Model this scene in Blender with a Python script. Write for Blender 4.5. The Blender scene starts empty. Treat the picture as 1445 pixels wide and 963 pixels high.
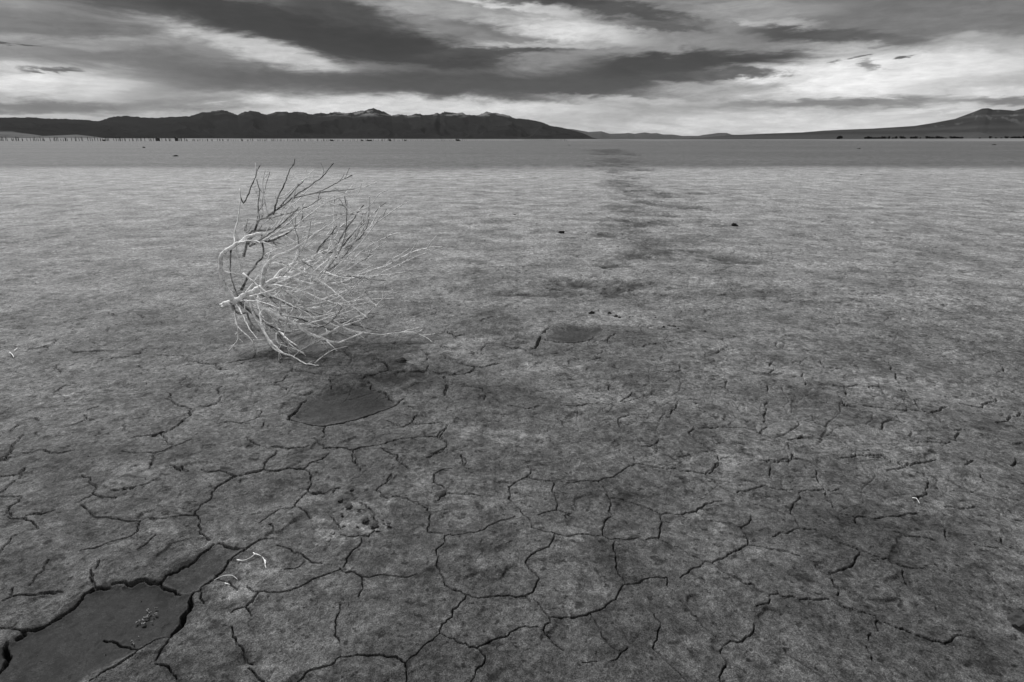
import bpy, bmesh, math, random
import numpy as np
from mathutils import Vector, noise as mnoise

random.seed(7)
RNG = np.random.default_rng(11)
scene = bpy.context.scene
COL = scene.collection

# ------------------------------------------------------------------ camera
PW, PH = 1445.0, 963.0
F = 803.0                      # focal length in photo pixels (20 mm on a 36 mm sensor)
HZ = 198.0                     # row of the horizon in the photo
CAM_H = 1.0
TH = math.atan((PH / 2 - HZ) / F)
CT, ST = math.cos(TH), math.sin(TH)
cam_d = bpy.data.cameras.new("camera")
cam_d.sensor_width = 36.0
cam_d.lens = 36.0 * F / PW
cam_d.clip_start = 0.02
cam_d.clip_end = 300000.0
cam = bpy.data.objects.new("camera", cam_d)
COL.objects.link(cam)
cam.location = (0, 0, CAM_H)
cam.rotation_euler = (math.pi / 2 - TH, 0, 0)
scene.camera = cam


def ray(x, y):
    dx, dy = (x - PW / 2) / F, (PH / 2 - y) / F
    return (dx, CT + dy * ST, -ST + dy * CT)


def ground_pt(x, y):
    d = ray(x, y)
    t = CAM_H / -d[2]
    return d[0] * t, d[1] * t


def at_depth(x, y, Y):
    d = ray(x, y)
    t = Y / d[1]
    return (d[0] * t, Y, CAM_H + d[2] * t)


def azel(x, y):
    d = ray(x, y)
    return math.atan2(d[0], d[1]), math.atan2(d[2], math.hypot(d[0], d[1]))


# ------------------------------------------------------------------ helpers
def s2l(v):
    v = v / 255.0
    return v / 12.92 if v <= 0.04045 else ((v + 0.055) / 1.055) ** 2.4


def tag(o, label=None, cat=None, group=None, kind=None):
    if label: o["label"] = label
    if cat: o["category"] = cat
    if group: o["group"] = group
    if kind: o["kind"] = kind
    return o


class MB:
    def __init__(self):
        self.v, self.f = [], []

    def add(self, vs, fs):
        b = len(self.v)
        self.v.extend(vs)
        self.f.extend([tuple(i + b for i in f) for f in fs])

    def tube(self, pts, rad, sides=6, cap=True):
        n = len(pts)
        b = len(self.v)
        prev = None
        for i, p in enumerate(pts):
            p = Vector(p)
            a = Vector(pts[max(i - 1, 0)]); c = Vector(pts[min(i + 1, n - 1)])
            t = (c - a)
            t = t.normalized() if t.length > 1e-9 else Vector((0, 0, 1))
            if prev is None:
                u = t.orthogonal().normalized()
            else:
                u = prev - t * prev.dot(t)
                u = u.normalized() if u.length > 1e-6 else t.orthogonal().normalized()
            prev = u
            w = t.cross(u)
            for k in range(sides):
                a_ = 2 * math.pi * k / sides
                self.v.append(tuple(p + (u * math.cos(a_) + w * math.sin(a_)) * rad[i]))
        for i in range(n - 1):
            for k in range(sides):
                k2 = (k + 1) % sides
                self.f.append((b + i * sides + k, b + i * sides + k2, b + (i + 1) * sides + k2, b + (i + 1) * sides + k))
        if cap:
            self.f.append(tuple(b + k for k in range(sides))[::-1])
            self.f.append(tuple(b + (n - 1) * sides + k for k in range(sides)))

    def build(self, name, mat, parent=None, smooth=True):
        me = bpy.data.meshes.new(name)
        me.from_pydata(self.v, [], self.f)
        me.materials.append(mat)
        if smooth:
            me.polygons.foreach_set("use_smooth", [True] * len(me.polygons))
        me.update()
        o = bpy.data.objects.new(name, me)
        COL.objects.link(o)
        if parent: o.parent = parent
        return o


def grid_mesh(name, X, Y, Z, attrs=None, wrap=False):
    R, C = X.shape
    me = bpy.data.meshes.new(name)
    me.vertices.add(R * C)
    co = np.stack([X, Y, Z], -1).astype(np.float32).reshape(-1)
    me.vertices.foreach_set("co", co)
    idx = np.arange(R * C, dtype=np.int32).reshape(R, C)
    if wrap:
        idx = np.concatenate([idx, idx[:, :1]], 1)
    # two triangles a cell, folded along the lower diagonal so that grooves stay open whichever way they run
    q = np.stack([idx[:-1, :-1], idx[:-1, 1:], idx[1:, 1:], idx[1:, :-1]], -1).reshape(-1, 4)
    zz = Z.reshape(-1)
    flip = (zz[q[:, 1]] + zz[q[:, 3]]) < (zz[q[:, 0]] + zz[q[:, 2]])
    q[flip] = q[flip][:, [1, 2, 3, 0]]
    q = q[:, [0, 1, 2, 0, 2, 3]].reshape(-1, 3)
    n = len(q)
    me.loops.add(n * 3)
    me.loops.foreach_set("vertex_index", q.reshape(-1))
    me.polygons.add(n)
    me.polygons.foreach_set("loop_start", np.arange(0, n * 3, 3, dtype=np.int32))
    me.polygons.foreach_set("use_smooth", np.ones(n, dtype=bool))
    me.update(calc_edges=True)
    for k, a in (attrs or {}).items():
        at = me.attributes.new(k, "FLOAT", "POINT")
        at.data.foreach_set("value", a.astype(np.float32).reshape(-1))
    return me


def hash2(ix, iy, seed):
    n = (ix.astype(np.int64) * 374761393 + iy.astype(np.int64) * 668265263 + seed * 974711) & 0xFFFFFFFF
    n = ((n ^ (n >> 13)) * 1274126177) & 0xFFFFFFFF
    n = n ^ (n >> 16)
    return (n & 0xFFFFFF) / float(0xFFFFFF)


def vnoise(x, y, seed=0):
    ix, iy = np.floor(x), np.floor(y)
    fx, fy = x - ix, y - iy
    ux, uy = fx * fx * (3 - 2 * fx), fy * fy * (3 - 2 * fy)
    ix, iy = ix.astype(np.int64), iy.astype(np.int64)
    a, b = hash2(ix, iy, seed), hash2(ix + 1, iy, seed)
    c, d = hash2(ix, iy + 1, seed), hash2(ix + 1, iy + 1, seed)
    return (a + (b - a) * ux) * (1 - uy) + (c + (d - c) * ux) * uy


def fbm(x, y, octv=3, seed=0, gain=0.5):
    s, a, t = 0.0, 1.0, 0.0
    for o in range(octv):
        c, sn = math.cos(0.6 + o), math.sin(0.6 + o)
        s = s + a * vnoise((x * c - y * sn) * 2 ** o + 17.3 * o, (x * sn + y * c) * 2 ** o - 9.1 * o, seed + o)
        t += a
        a *= gain
    return s / t


def sstep(a, b, x):
    t = np.clip((x - a) / (b - a), 0, 1)
    return t * t * (3 - 2 * t)


# ------------------------------------------------------------------ materials
class NT:
    def __init__(self, tree):
        self.t = tree

    def n(self, typ, **kw):
        nd = self.t.nodes.new(typ)
        for k, v in kw.items():
            if k.startswith("i_"):
                nd.inputs[k[2:].replace("_", " ")].default_value = v
            else:
                setattr(nd, k, v)
        return nd

    def l(self, a, b):
        self.t.links.new(a, b)

    def val(self, sock, x):
        if hasattr(x, "is_linked") or hasattr(x, "links"):
            self.l(x, sock)
        else:
            sock.default_value = x

    def math(self, op, a, b=0.0, c=None, clamp=False):
        nd = self.n("ShaderNodeMath", operation=op, use_clamp=clamp)
        self.val(nd.inputs[0], a)
        self.val(nd.inputs[1], b)
        if c is not None: self.val(nd.inputs[2], c)
        return nd.outputs[0]

    def mr(self, v, a, b, c, d, smooth=False):
        nd = self.n("ShaderNodeMapRange")
        if smooth: nd.interpolation_type = "SMOOTHSTEP"
        self.val(nd.inputs["Value"], v)
        for k, x in zip(("From Min", "From Max", "To Min", "To Max"), (a, b, c, d)):
            self.val(nd.inputs[k], x)
        return nd.outputs[0]

    def noise(self, vec, scale, detail=3, rough=0.55, dist=0.0):
        nd = self.n("ShaderNodeTexNoise", i_Scale=scale, i_Detail=detail, i_Roughness=rough, i_Distortion=dist)
        self.l(vec, nd.inputs["Vector"])
        return nd.outputs[0]

    def mixf(self, f, a, b):
        nd = self.n("ShaderNodeMix", data_type="FLOAT")
        self.val(nd.inputs[0], f); self.val(nd.inputs[2], a); self.val(nd.inputs[3], b)
        return nd.outputs[0]


def new_mat(name):
    m = bpy.data.materials.new(name)
    m.use_nodes = True
    nt = NT(m.node_tree)
    bs = m.node_tree.nodes["Principled BSDF"]
    return m, nt, bs


def pos(nt):
    return nt.n("ShaderNodeNewGeometry").outputs["Position"]


def objco(nt):
    return nt.n("ShaderNodeTexCoord").outputs["Object"]


def simple_mat(name, lo, hi, scale, rough=0.9, bump=0.0, bscale=None, bdist=0.01):
    m, nt, bs = new_mat(name)
    co = objco(nt)
    nz = nt.noise(co, scale, 5, 0.6)
    v = nt.mr(nz, 0.3, 0.7, lo, hi)
    nt.l(v, bs.inputs["Base Color"])
    bs.inputs["Roughness"].default_value = rough
    bs.inputs["Specular IOR Level"].default_value = 0.2
    if bump:
        bn = nt.n("ShaderNodeBump", i_Strength=bump, i_Distance=bdist)
        nt.l(nt.noise(co, bscale or scale * 3, 5, 0.6), bn.inputs["Height"])
        nt.l(bn.outputs[0], bs.inputs["Normal"])
    return m


def ground_material():
    m, nt, bs = new_mat("dried_mud")
    p = pos(nt)
    damp = nt.n("ShaderNodeAttribute", attribute_name="damp").outputs["Fac"]
    tone = nt.n("ShaderNodeAttribute", attribute_name="tone").outputs["Fac"]
    fine = nt.noise(p, 330, 3, 0.7)
    grain = nt.noise(p, 90, 4, 0.65)
    mid = nt.noise(p, 16, 5, 0.62)
    big = nt.noise(p, 2.6, 5, 0.6)
    vast = nt.noise(p, 0.22, 5, 0.6)
    # streaks drawn out across the flat by wind and water
    mp = nt.n("ShaderNodeMapping", vector_type="POINT")
    mp.inputs["Scale"].default_value = (0.85, 1.0, 1.0)
    nt.l(p, mp.inputs["Vector"])
    streak = nt.noise(mp.outputs[0], 1.3, 6, 0.68)
    mp2 = nt.n("ShaderNodeMapping", vector_type="POINT")
    mp2.inputs["Scale"].default_value = (0.010, 0.045, 1.0)
    nt.l(p, mp2.inputs["Vector"])
    farst = nt.noise(mp2.outputs[0], 1.0, 6, 0.7)
    f = nt.mr(fine, 0.36, 0.64, 0.45, 1.55)
    crisp = nt.noise(p, 800, 2, 0.7)
    f = nt.math("MULTIPLY", f, nt.mr(crisp, 0.36, 0.64, 0.62, 1.38))
    peb = nt.noise(p, 34, 3, 0.6)
    f = nt.math("MULTIPLY", f, nt.mr(peb, 0.34, 0.66, 0.72, 1.28))
    f = nt.math("MULTIPLY", f, nt.mr(grain, 0.34, 0.66, 0.58, 1.42))
    f = nt.math("MULTIPLY", f, nt.mr(mid, 0.3, 0.7, 0.66, 1.34))
    f = nt.math("MULTIPLY", f, nt.mr(big, 0.32, 0.68, 0.62, 1.38))
    f = nt.math("MULTIPLY", f, nt.mr(vast, 0.25, 0.75, 0.88, 1.12))
    f = nt.math("MULTIPLY", f, nt.mr(streak, 0.3, 0.7, 0.84, 1.16))
    f = nt.math("MULTIPLY", f, nt.mr(farst, 0.34, 0.66, 0.84, 1.16))
    # dark crumbs and pin-pricks
    sp = nt.noise(p, 55, 2, 0.5)
    spots = nt.mr(sp, 0.30, 0.39, 0.35, 1.0, True)
    sp2 = nt.noise(mp.outputs[0], 21, 3, 0.6)
    spots2 = nt.mr(sp2, 0.31, 0.40, 0.45, 1.0, True)
    f = nt.math("MULTIPLY", f, nt.math("MULTIPLY", spots, spots2))
    sp3 = nt.noise(p, 6.5, 5, 0.7)
    f = nt.math("MULTIPLY", f, nt.mr(sp3, 0.34, 0.50, 0.62, 1.06, True))
    # pale salt flecks
    sf = nt.noise(p, 70, 3, 0.6)
    salt = nt.mr(sf, 0.69, 0.76, 1.0, 1.9, True)
    f = nt.math("MULTIPLY", f, salt)
    # damp silt is smoother and evener
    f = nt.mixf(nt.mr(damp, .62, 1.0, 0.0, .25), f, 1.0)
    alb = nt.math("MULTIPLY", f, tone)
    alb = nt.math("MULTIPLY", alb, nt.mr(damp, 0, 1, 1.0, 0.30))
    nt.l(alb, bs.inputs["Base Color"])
    nt.l(nt.mr(damp, 0, 1, 0.80, 0.72), bs.inputs["Roughness"])
    bs.inputs["Specular IOR Level"].default_value = 0.12
    hgt = nt.math("ADD", nt.math("MULTIPLY", fine, 0.25), nt.math("ADD", nt.math("MULTIPLY", grain, 0.9), nt.math("MULTIPLY", sp, 0.5)))
    hgt = nt.math("ADD", hgt, nt.math("MULTIPLY", mid, 1.6))
    bn = nt.n("ShaderNodeBump", i_Distance=0.006)
    nt.l(nt.mr(damp, 0, 1, 0.75, 0.25), bn.inputs["Strength"])
    nt.l(hgt, bn.inputs["Height"])
    nt.l(bn.outputs[0], bs.inputs["Normal"])
    return m


def wood_material(name, lo, hi):
    m, nt, bs = new_mat(name)
    p = objco(nt)
    a = nt.noise(p, 34, 4, 0.6)
    b = nt.noise(p, 160, 3, 0.6)
    k = nt.noise(p, 75, 2, 0.5)
    v = nt.mr(a, 0.38, 0.56, lo, hi)
    v = nt.math("MULTIPLY", v, nt.mr(b, 0.3, 0.7, 0.85, 1.15))
    v = nt.math("MULTIPLY", v, nt.mr(k, 0.28, 0.36, 0.25, 1.0, True))
    nt.l(v, bs.inputs["Base Color"])
    bs.inputs["Roughness"].default_value = 0.75
    bs.inputs["Specular IOR Level"].default_value = 0.25
    bn = nt.n("ShaderNodeBump", i_Strength=0.5, i_Distance=0.002)
    nt.l(b, bn.inputs["Height"])
    nt.l(bn.outputs[0], bs.inputs["Normal"])
    return m


def rock_material(name, lo, hi, pale, scale):
    """mountain flank: dark scrub and rock, paler scree and snow where the 'pale' attribute says so"""
    m, nt, bs = new_mat(name)
    p = pos(nt)
    at = nt.n("ShaderNodeAttribute", attribute_name="pale").outputs["Fac"]
    a = nt.noise(p, scale, 6, 0.65)
    v = nt.mr(a, 0.3, 0.7, lo, hi)
    v = nt.mixf(at, v, pale)
    nt.l(v, bs.inputs["Base Color"])
    bs.inputs["Roughness"].default_value = 1.0
    bs.inputs["Specular IOR Level"].default_value = 0.0
    return m


M_GROUND = ground_material()
M_WOOD = wood_material("bleached_twig", 0.55, 0.95)
M_DARK_WOOD = wood_material("dark_twig", 0.05, 0.30)  # darker wood for chosen limbs and random shoots
M_STONE = simple_mat("clod_earth", 0.0325, 0.1040, 60, 0.95, 0.8, 220, 0.003)
M_DSTONE = simple_mat("dark_clod_earth", 0.0078, 0.0260, 60, 0.95, 0.8, 220, 0.003)
M_SALT = simple_mat("salt_crust", 0.1430, 0.2730, 90, 0.9, 0.6, 260, 0.002)
M_GRIT = simple_mat("grit_earth", 0.0325, 0.1300, 2.0, 0.95)
M_POST = simple_mat("weathered_timber", 0.0130, 0.0260, 1.0, 0.95)
M_LEAF = simple_mat("dark_foliage", 0.0052, 0.0130, 0.5, 1.0)
M_SHED = simple_mat("pale_cladding", 0.0650, 0.1040, 0.6, 0.9)
M_ROOF = simple_mat("grey_roofing", 0.0325, 0.0585, 0.6, 0.9)

# ------------------------------------------------------------------ traced cracks, in photo pixels
REG = {"A": (0, 640, 2.981), "B": (480, 640, 2.981), "C": (960, 640, 2.979), "D": (960, 440, 2.979),
       "E": (600, 400, 3.6125), "F": (0, 440, 3.6125), "G": (380, 480, 4.8167)}
CR = """
A 2 345,95 380,115 408,150 390,182 325,218
A 1 390,182 430,192 490,194
A 2 345,225 385,265 430,275 500,282 580,290 625,272 660,285
A 1.5 590,285 580,335 520,365 450,385 400,405 340,415
A 1 655,350 620,385 580,410
A 3 0,180 90,182 60,215 32,250 45,280 110,285 150,310 165,328
A 2 110,275 180,265 235,252
A 2.5 835,270 820,265 840,225 885,195 905,155 950,120 990,97 1110,70 1200,68 1275,65 1310,90 1312,125 1295,160 1270,180 1240,222
A 2 990,97 925,80 850,75
A 2 1110,70 1110,45 1155,5
A 2 1275,65 1340,35 1385,5
A 2.5 1240,222 1305,262
A 1 1295,160 1431,145
A 1 1240,222 1180,235 1090,300
A 1.5 820,265 740,270 690,280 640,275
A 2 835,270 835,310 845,345 885,370
A 2 0,440 30,395 70,355
A 2.5 0,745 60,745 100,750 190,722 250,690 310,650 345,615 360,592
A 3 360,592 400,575 460,568
A 4 475,555 560,553 630,548 680,547
A 2 680,547 700,520 760,485 820,455 845,425 900,385
A 4 680,547 695,572 760,595
A 8 815,590 800,620 770,680 745,740 720,775
A 3 720,775 690,820 655,870
A 3 655,885 690,900 745,955
A 3 720,775 655,785 580,830 540,865 480,905 380,960
A 2.5 435,780 490,790 540,808 580,825
A 3 815,590 845,590 850,570 900,540 925,505 950,475 1000,430 1040,405 1090,370 1150,355
A 2.5 850,595 845,620 860,635
A 3 920,380 960,395 1030,405
A 2 900,540 960,545 1000,580
A 2.5 1040,565 1090,590 1060,630 1035,652 1060,690
A 1.5 1035,652 975,675
A 2 1090,590 1180,590 1260,565 1350,520 1431,490
A 2 1165,390 1230,415 1285,440 1350,462
A 1.5 1285,455 1260,480 1200,492
A 3 975,735 980,775 1015,815 1030,855 1065,890
A 3 1045,905 1110,960 1140,990
A 2.5 1431,640 1415,690 1408,765 1431,800
A 3 1431,855 1380,895 1300,915 1240,963
A 4 385,500 388,540 402,575
A 2 420,460 405,495
A 1.5 205,455 190,495 155,520 125,560
A 2 55,575 50,610 150,600 265,588
A 1.5 0,640 50,612
A 6 30,800 35,850 10,900 -10,920
A 4 95,750 100,765 75,780
A 2.5 1390,260 1425,295 1431,310
A 2 1130,305 1150,330
A 2 655,5 640,45 632,70
A 1.5 0,25 45,5
A 1.5 105,60 70,110 0,165
A 1.2 660,115 580,145 470,160
A 1.5 740,65 795,82
B 2 0,340 30,350 120,350 150,310
B 2.5 90,355 92,375 40,430 15,480
B 2.5 0,485 45,500 92,525 95,560 78,610
B 1.5 92,525 170,518 320,513
B 2 370,325 380,285 365,235 370,225
B 1.2 370,325 430,335
B 2.5 440,345 435,380 405,405 405,470 420,500 435,530 440,560 470,580 530,600
B 1.5 440,345 510,340 560,335 620,305 680,278 735,265
B 2.5 530,600 580,612 640,605 710,600 750,608 780,602 815,582 825,555 840,530 825,510 795,490 790,440 850,405 890,370 903,340
B 2.5 530,600 505,635 475,660 472,690 430,720 420,755
B 2.2 420,755 480,780 530,800 575,820 640,790 700,775 740,745 780,730 830,732
B 2 420,755 350,810 320,850 275,885
B 3 0,858 100,853 200,862 275,885 275,963
B 2.5 575,820 610,845 605,875 570,915 550,963
B 2.5 815,618 850,660 880,695 885,715 855,745 890,785 940,830
B 3 780,605 800,630
B 2.5 880,695 960,690 1050,670 1090,662 1130,630 1170,590 1200,550
B 2.2 1200,550 1260,540 1300,525 1375,520 1385,570 1431,610
B 2.5 1200,550 1170,505 1160,450 1150,400 1155,360 1110,345
B 2.2 1110,345 1000,335 905,335 850,325 805,312
B 2 805,312 795,275 760,245 725,205 715,165 710,130 780,100 840,112 905,115
B 2 905,115 893,160 915,205 910,235 960,250 985,265
B 1.5 910,235 870,245 830,260
B 1.5 905,115 1000,115 1085,112 1150,95 1190,65 1255,35
B 1.2 1255,35 1320,50 1431,58
B 1.5 1255,35 1235,10
B 2 1085,112 1115,145 1138,195 1145,260 1118,280 1108,345
B 1.8 1140,185 1230,205 1290,225 1350,250 1431,250
B 2.5 1350,250 1348,300 1340,345 1270,360
B 2 1340,345 1431,390
B 1 1155,355 1260,350
B 2.5 1050,670 1085,730 1105,775 1140,815 1180,835
B 1.8 1140,875 1210,820
B 1.5 1020,880 1080,875
B 2 1320,675 1348,710 1335,770 1315,815 1360,860 1400,900 1431,930
B 2 55,5 70,45 85,75
B 2 240,0 270,45 290,60
B 1.8 510,0 520,50
B 2 215,85 190,125 150,150 210,180 290,195 360,225
B 2 440,60 395,80 400,115 445,155 410,190
B 1.2 445,155 540,170 600,180
B 1.2 790,45 800,85 780,100
B 2 80,200 130,235 155,290
C 2.5 0,65 100,75 145,50 168,20 160,0
C 2.5 100,75 145,105 190,145 240,165 290,200
C 2 240,158 300,140 350,125 430,140 505,148
C 2 365,25 380,70 390,105
C 2.2 350,20 420,25 475,18 560,35 620,55 655,80
C 2 475,18 470,0
C 2.5 740,5 850,15 900,35 945,50 1000,40 1080,22
C 2.5 575,65 580,100 615,145 610,165 640,200 670,250
C 2 505,148 615,145 680,140
C 2.5 505,150 510,170 475,205 465,245
C 2.5 670,250 740,263 850,258 940,250 1000,240
C 2.5 735,265 760,310 780,345
C 1.8 290,200 370,225 465,245
C 2.5 465,245 505,310
C 2 505,310 450,335 390,345
C 2.5 505,310 570,320 640,360 700,385 760,405 850,440 940,465 1070,500
C 3 0,250 65,238 110,205 180,195
C 2 65,238 110,275 200,295 255,308
C 2.2 255,308 290,290 298,260
C 3 255,308 280,345 285,382
C 3 285,382 230,405 180,430 135,450
C 1.5 285,382 380,400 460,415 540,450 600,470 630,493
C 3 630,493 690,485 735,455 760,408
C 2.5 630,493 640,530 662,560 662,592
C 2.5 0,390 50,420 100,445 135,450
C 2.5 100,450 60,475 30,500 0,520
C 3 135,450 200,500 270,545 340,575 375,590
C 3 375,590 450,600 540,605 625,608 670,635 750,660 825,678
C 2.5 375,590 370,630 320,642
C 2.5 825,680 835,740
C 3.2 855,705 940,730 1010,760 1060,780 1110,795 1170,762
C 1.5 1170,762 1240,778
C 2.5 0,620 50,680 110,740 150,770 180,800
C 2.5 180,800 260,790 300,760 310,715
C 3 180,800 180,850 200,880 175,920 170,962
C 2 440,825 480,865 550,905 620,960
C 2.5 785,805 805,860 840,900 870,950
C 2 805,750 795,775 815,805
C 2 1025,85 1050,120 1040,160 985,190 1040,220 1060,245 1090,275 1120,315 1130,365
C 1.5 1265,85 1280,115 1330,150 1400,185
C 1.5 1115,220 1180,228 1245,215 1320,245 1400,265 1445,270
C 2 1355,345 1380,385 1445,398
C 1.2 1240,380 1340,395
C 3 1210,425 1260,470 1310,500 1330,535 1370,580 1380,600
C 1.5 1280,425 1320,445
C 1.5 940,480 950,540 1000,590 1050,610 1080,655 1120,690
C 1.5 870,70 920,60 965,40
C 2.5 1395,50 1410,20
C 1.5 1200,48 1235,30
C 1 900,325 960,345 1040,350 1100,370
C 2 0,930 30,962
D 2.5 590,205 605,235
D 1.5 605,238 700,248 760,265
D 2.5 515,265 525,315
D 2 860,215 885,250 912,265 920,305
D 2 615,310 690,320 800,317 865,325
D 2.5 690,320 702,355
D 4 668,362 690,380 690,400 750,415
D 2 750,400 850,410 950,420 1055,428
D 2.5 1055,428 1115,405
D 2 1055,428 1100,470 1150,500 1215,500
D 2 985,378 1005,412
D 2.5 665,515 670,530 720,565 745,598
D 2.5 745,598 860,605 910,630 960,640
D 1.5 745,598 670,612 640,600
D 1.8 860,510 855,470 945,468
D 1.8 1155,545 1170,512
D 1.5 970,545 1140,548
D 2.2 1330,465 1380,440 1430,420
D 1.8 1095,355 1160,385 1270,400 1330,368
D 1.8 200,290 205,335 230,345
D 1.5 355,195 380,235 400,245 380,265 310,260 230,240
D 2 360,425 350,460 370,480 335,500 370,520 450,555
D 2.5 455,550 475,590 470,612
D 2 470,615 355,620
D 2.2 40,455 60,480 35,505 80,545 130,575 165,610 140,650 110,668
D 1.2 75,485 190,480 330,490
D 2 365,315 370,335
D 1 370,375 360,425
D 1.5 555,445 570,475 640,500 665,520
D 1.5 455,540 550,530 620,540
D 1.8 1360,235 1390,270
D 1.2 1100,220 1200,220
D 1 405,135 410,155
D 1.2 125,145 165,165 235,168
D 1 165,610 240,605
D 1.5 1385,550 1445,547
D 4 920,335 970,345
E 5 590,262 575,295 560,328
E 2.5 595,250 640,225
E 3.5 590,275 660,290 720,297 780,295 835,285 855,262
E 2.5 400,318 470,325 515,340 560,360 600,368
E 1.8 240,278 310,310 350,310
E 1 310,312 285,345
E 2 865,298 930,295 935,280 972,258
E 2 905,335 910,375 845,388
E 1.5 730,380 730,415
E 2.5 120,240 150,270 200,265
E 1.8 0,280 70,300 85,320 170,345
E 1.8 95,370 150,400 250,422 330,418 380,405
E 2.2 250,425 225,458 150,465 50,455
E 2.5 95,475 115,510 100,570
E 1.5 190,525 290,535 310,560 300,580
E 1.5 940,510 935,525 985,560
E 1.5 1000,590 1045,565 1055,550
E 2 980,620 1030,640 1045,660 1130,662
E 2 1045,660 985,680 990,710 1015,735
E 2.2 1285,600 1280,630 1250,660
E 2 1190,785 1180,805 1145,825 1090,825
E 2.5 1345,755 1365,775 1395,800 1445,820
E 1.8 1340,690 1375,720 1360,745
E 1.4 635,600 700,610 800,612 960,605
E 2 675,675 700,700 715,720
E 2 620,775 660,810
E 1.2 420,610 520,630 580,615
E 2 60,775 110,800 120,815 20,865
E 1.5 60,775 110,735 115,715
E 1.2 1120,430 1180,450 1240,455
E 1.8 1240,462 1305,450 1300,425
E 1.5 1110,325 1170,312 1260,300
E 2 890,220 940,245
E 1.8 1060,200 1105,240
E 1.8 580,15 640,25 720,22 810,12
E 2 915,15 950,35
F 2.5 845,450 885,465 920,485 960,495 972,522 940,550 890,590 845,615 780,630 675,645
F 2 870,425 862,440
F 2.2 820,622 845,655 880,682
F 1.8 975,655 880,690 795,720
F 2.5 790,725 775,770 765,800
F 1.2 795,722 700,722 620,715
F 2.5 1130,385 1115,420
F 2 1130,435 1115,460 1060,485 1020,485
F 2 935,230 955,255 1020,265 1100,270 1105,290 1160,298
F 1.5 930,228 860,228 790,220
F 1.3 1160,265 1300,230 1300,170
F 1.2 1300,230 1350,228 1390,245
F 2 310,188 380,208 470,205 580,205
F 1.5 485,275 520,250 600,242 660,232 710,215 750,188
F 1.6 295,145 270,170 220,182 145,190
F 2 710,280 728,295
F 1.8 300,270 285,290 305,312
F 1.8 275,420 310,395 340,382
F 1.8 430,530 440,555 480,558
F 1 440,560 390,580 340,590
F 1.5 450,508 500,492
F 2.5 120,632 80,675 55,720 35,750 0,757
F 1.6 120,718 230,720 250,730 380,712
F 2 635,575 640,590 628,612
F 2.2 1255,640 1285,670 1325,688
F 2 1410,712 1390,740 1350,775 1355,800
F 2 1345,572 1335,600
F 2 1385,690 1445,697
F 1.8 865,785 900,800 955,822
F 1.3 930,790 955,820
F 1.2 0,835 80,832 120,800
F 1.5 945,330 920,370
F 1.5 185,620 200,640
F 1.5 50,620 95,580
F 1.8 180,545 200,560
F 1.2 460,145 485,165
F 1.2 565,0 575,20 590,25
F 1.5 700,10 730,35
F 1.3 550,105 560,85
F 1 1335,510 1325,540 1260,565 1110,573
G 4 250,400 205,450 165,500 135,520 132,545 200,558 250,570 300,585 385,587 440,575 530,555 620,530 680,500 740,475 800,460 860,435 920,400
G 3 740,345 800,380 850,410
G 2.5 670,275 690,295 685,320 710,335
G 2 620,265 680,240 750,220 800,205 870,212 960,215 1090,212 1200,238
G 3.5 800,205 798,175 785,160 750,150
G 1.5 750,150 700,135
G 2.5 1200,238 1290,235 1360,222 1400,180
G 2.5 1190,245 1215,290 1200,330 1198,372 1250,415
G 2.5 385,590 370,630 388,655 365,675
G 2.5 305,680 345,715 375,742 480,740 570,757 640,730 700,715 745,712
G 2 570,757 570,800 600,845 615,885
G 2.5 750,730 800,755 880,780 905,820 940,860
G 1.8 745,712 820,685 900,665 1000,655 1140,650 1170,650 1215,695 1200,715 1160,748 1070,785
G 2 1145,655 1180,620 1210,575
G 1.5 970,555 1000,570 1090,565 1200,560
G 1.5 970,555 1005,510
G 1.5 970,558 910,592 840,565 800,548
G 2 410,270 435,305 425,330
G 3 160,200 160,225
G 1.8 165,215 260,220 370,237 450,245 600,238
G 1.5 0,312 80,320 120,345
G 1.5 0,310 90,285 125,250
G 1.5 180,370 220,382 270,370 295,350
G 2.5 25,725 130,745 200,738 270,730
G 2.5 50,760 40,785 0,810
G 2 1040,75 1060,100 1080,125 1060,150 1080,170
G 1.8 1180,105 1240,130 1310,155 1400,180 1445,180
G 1.8 1085,180 1085,212
G 2.5 830,905 800,940 800,963
G 1.8 1305,765 1325,850
G 1.5 950,455 985,475
G 1.3 1120,905 1180,870 1240,865
G 1.8 1115,910 1115,963
G 1.5 510,80 540,110 580,125
G 1.5 1090,5 1160,20 1180,45 1290,70
"""

# damp patches: (strength, sink in metres, edge softness in metres, photo-pixel outline)
DAMP_POLY = [
    (1.0, 0.007, 0.014, [(-90, 1000), (-60, 940), (0, 915), (35, 893), (85, 868), (118, 842), (122, 838), (158, 827), (228, 823), (232, 831), (255, 840), (272, 838), (262, 865), (245, 895), (240, 900), (215, 905), (195, 918), (160, 935), (120, 955), (95, 985), (60, 1030), (-60, 1060)]),
    (0.8, 0.005, 0.014, [(229, 822), (245, 803), (275, 790), (285, 780), (305, 768), (340, 775), (315, 795), (300, 812), (272, 836), (255, 838)]),
    (0.92, 0.012, 0.04, [(410, 590), (432, 563), (465, 549), (522, 546), (552, 563), (562, 571), (530, 586), (495, 593), (455, 600), (424, 595)]),
    (0.92, 0.014, 0.05, [(762, 474), (778, 464), (815, 458), (850, 465), (838, 479), (810, 482), (790, 482)]),
    (0.28, 0.006, 0.05, [(285, 720), (300, 695), (325, 675), (370, 665), (425, 663), (440, 675), (432, 692), (415, 714), (350, 726)]),
    (0.35, 0.006, 0.05, [(410, 735), (450, 690), (520, 686), (560, 712), (600, 745), (540, 752), (470, 748)]),
]
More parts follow.
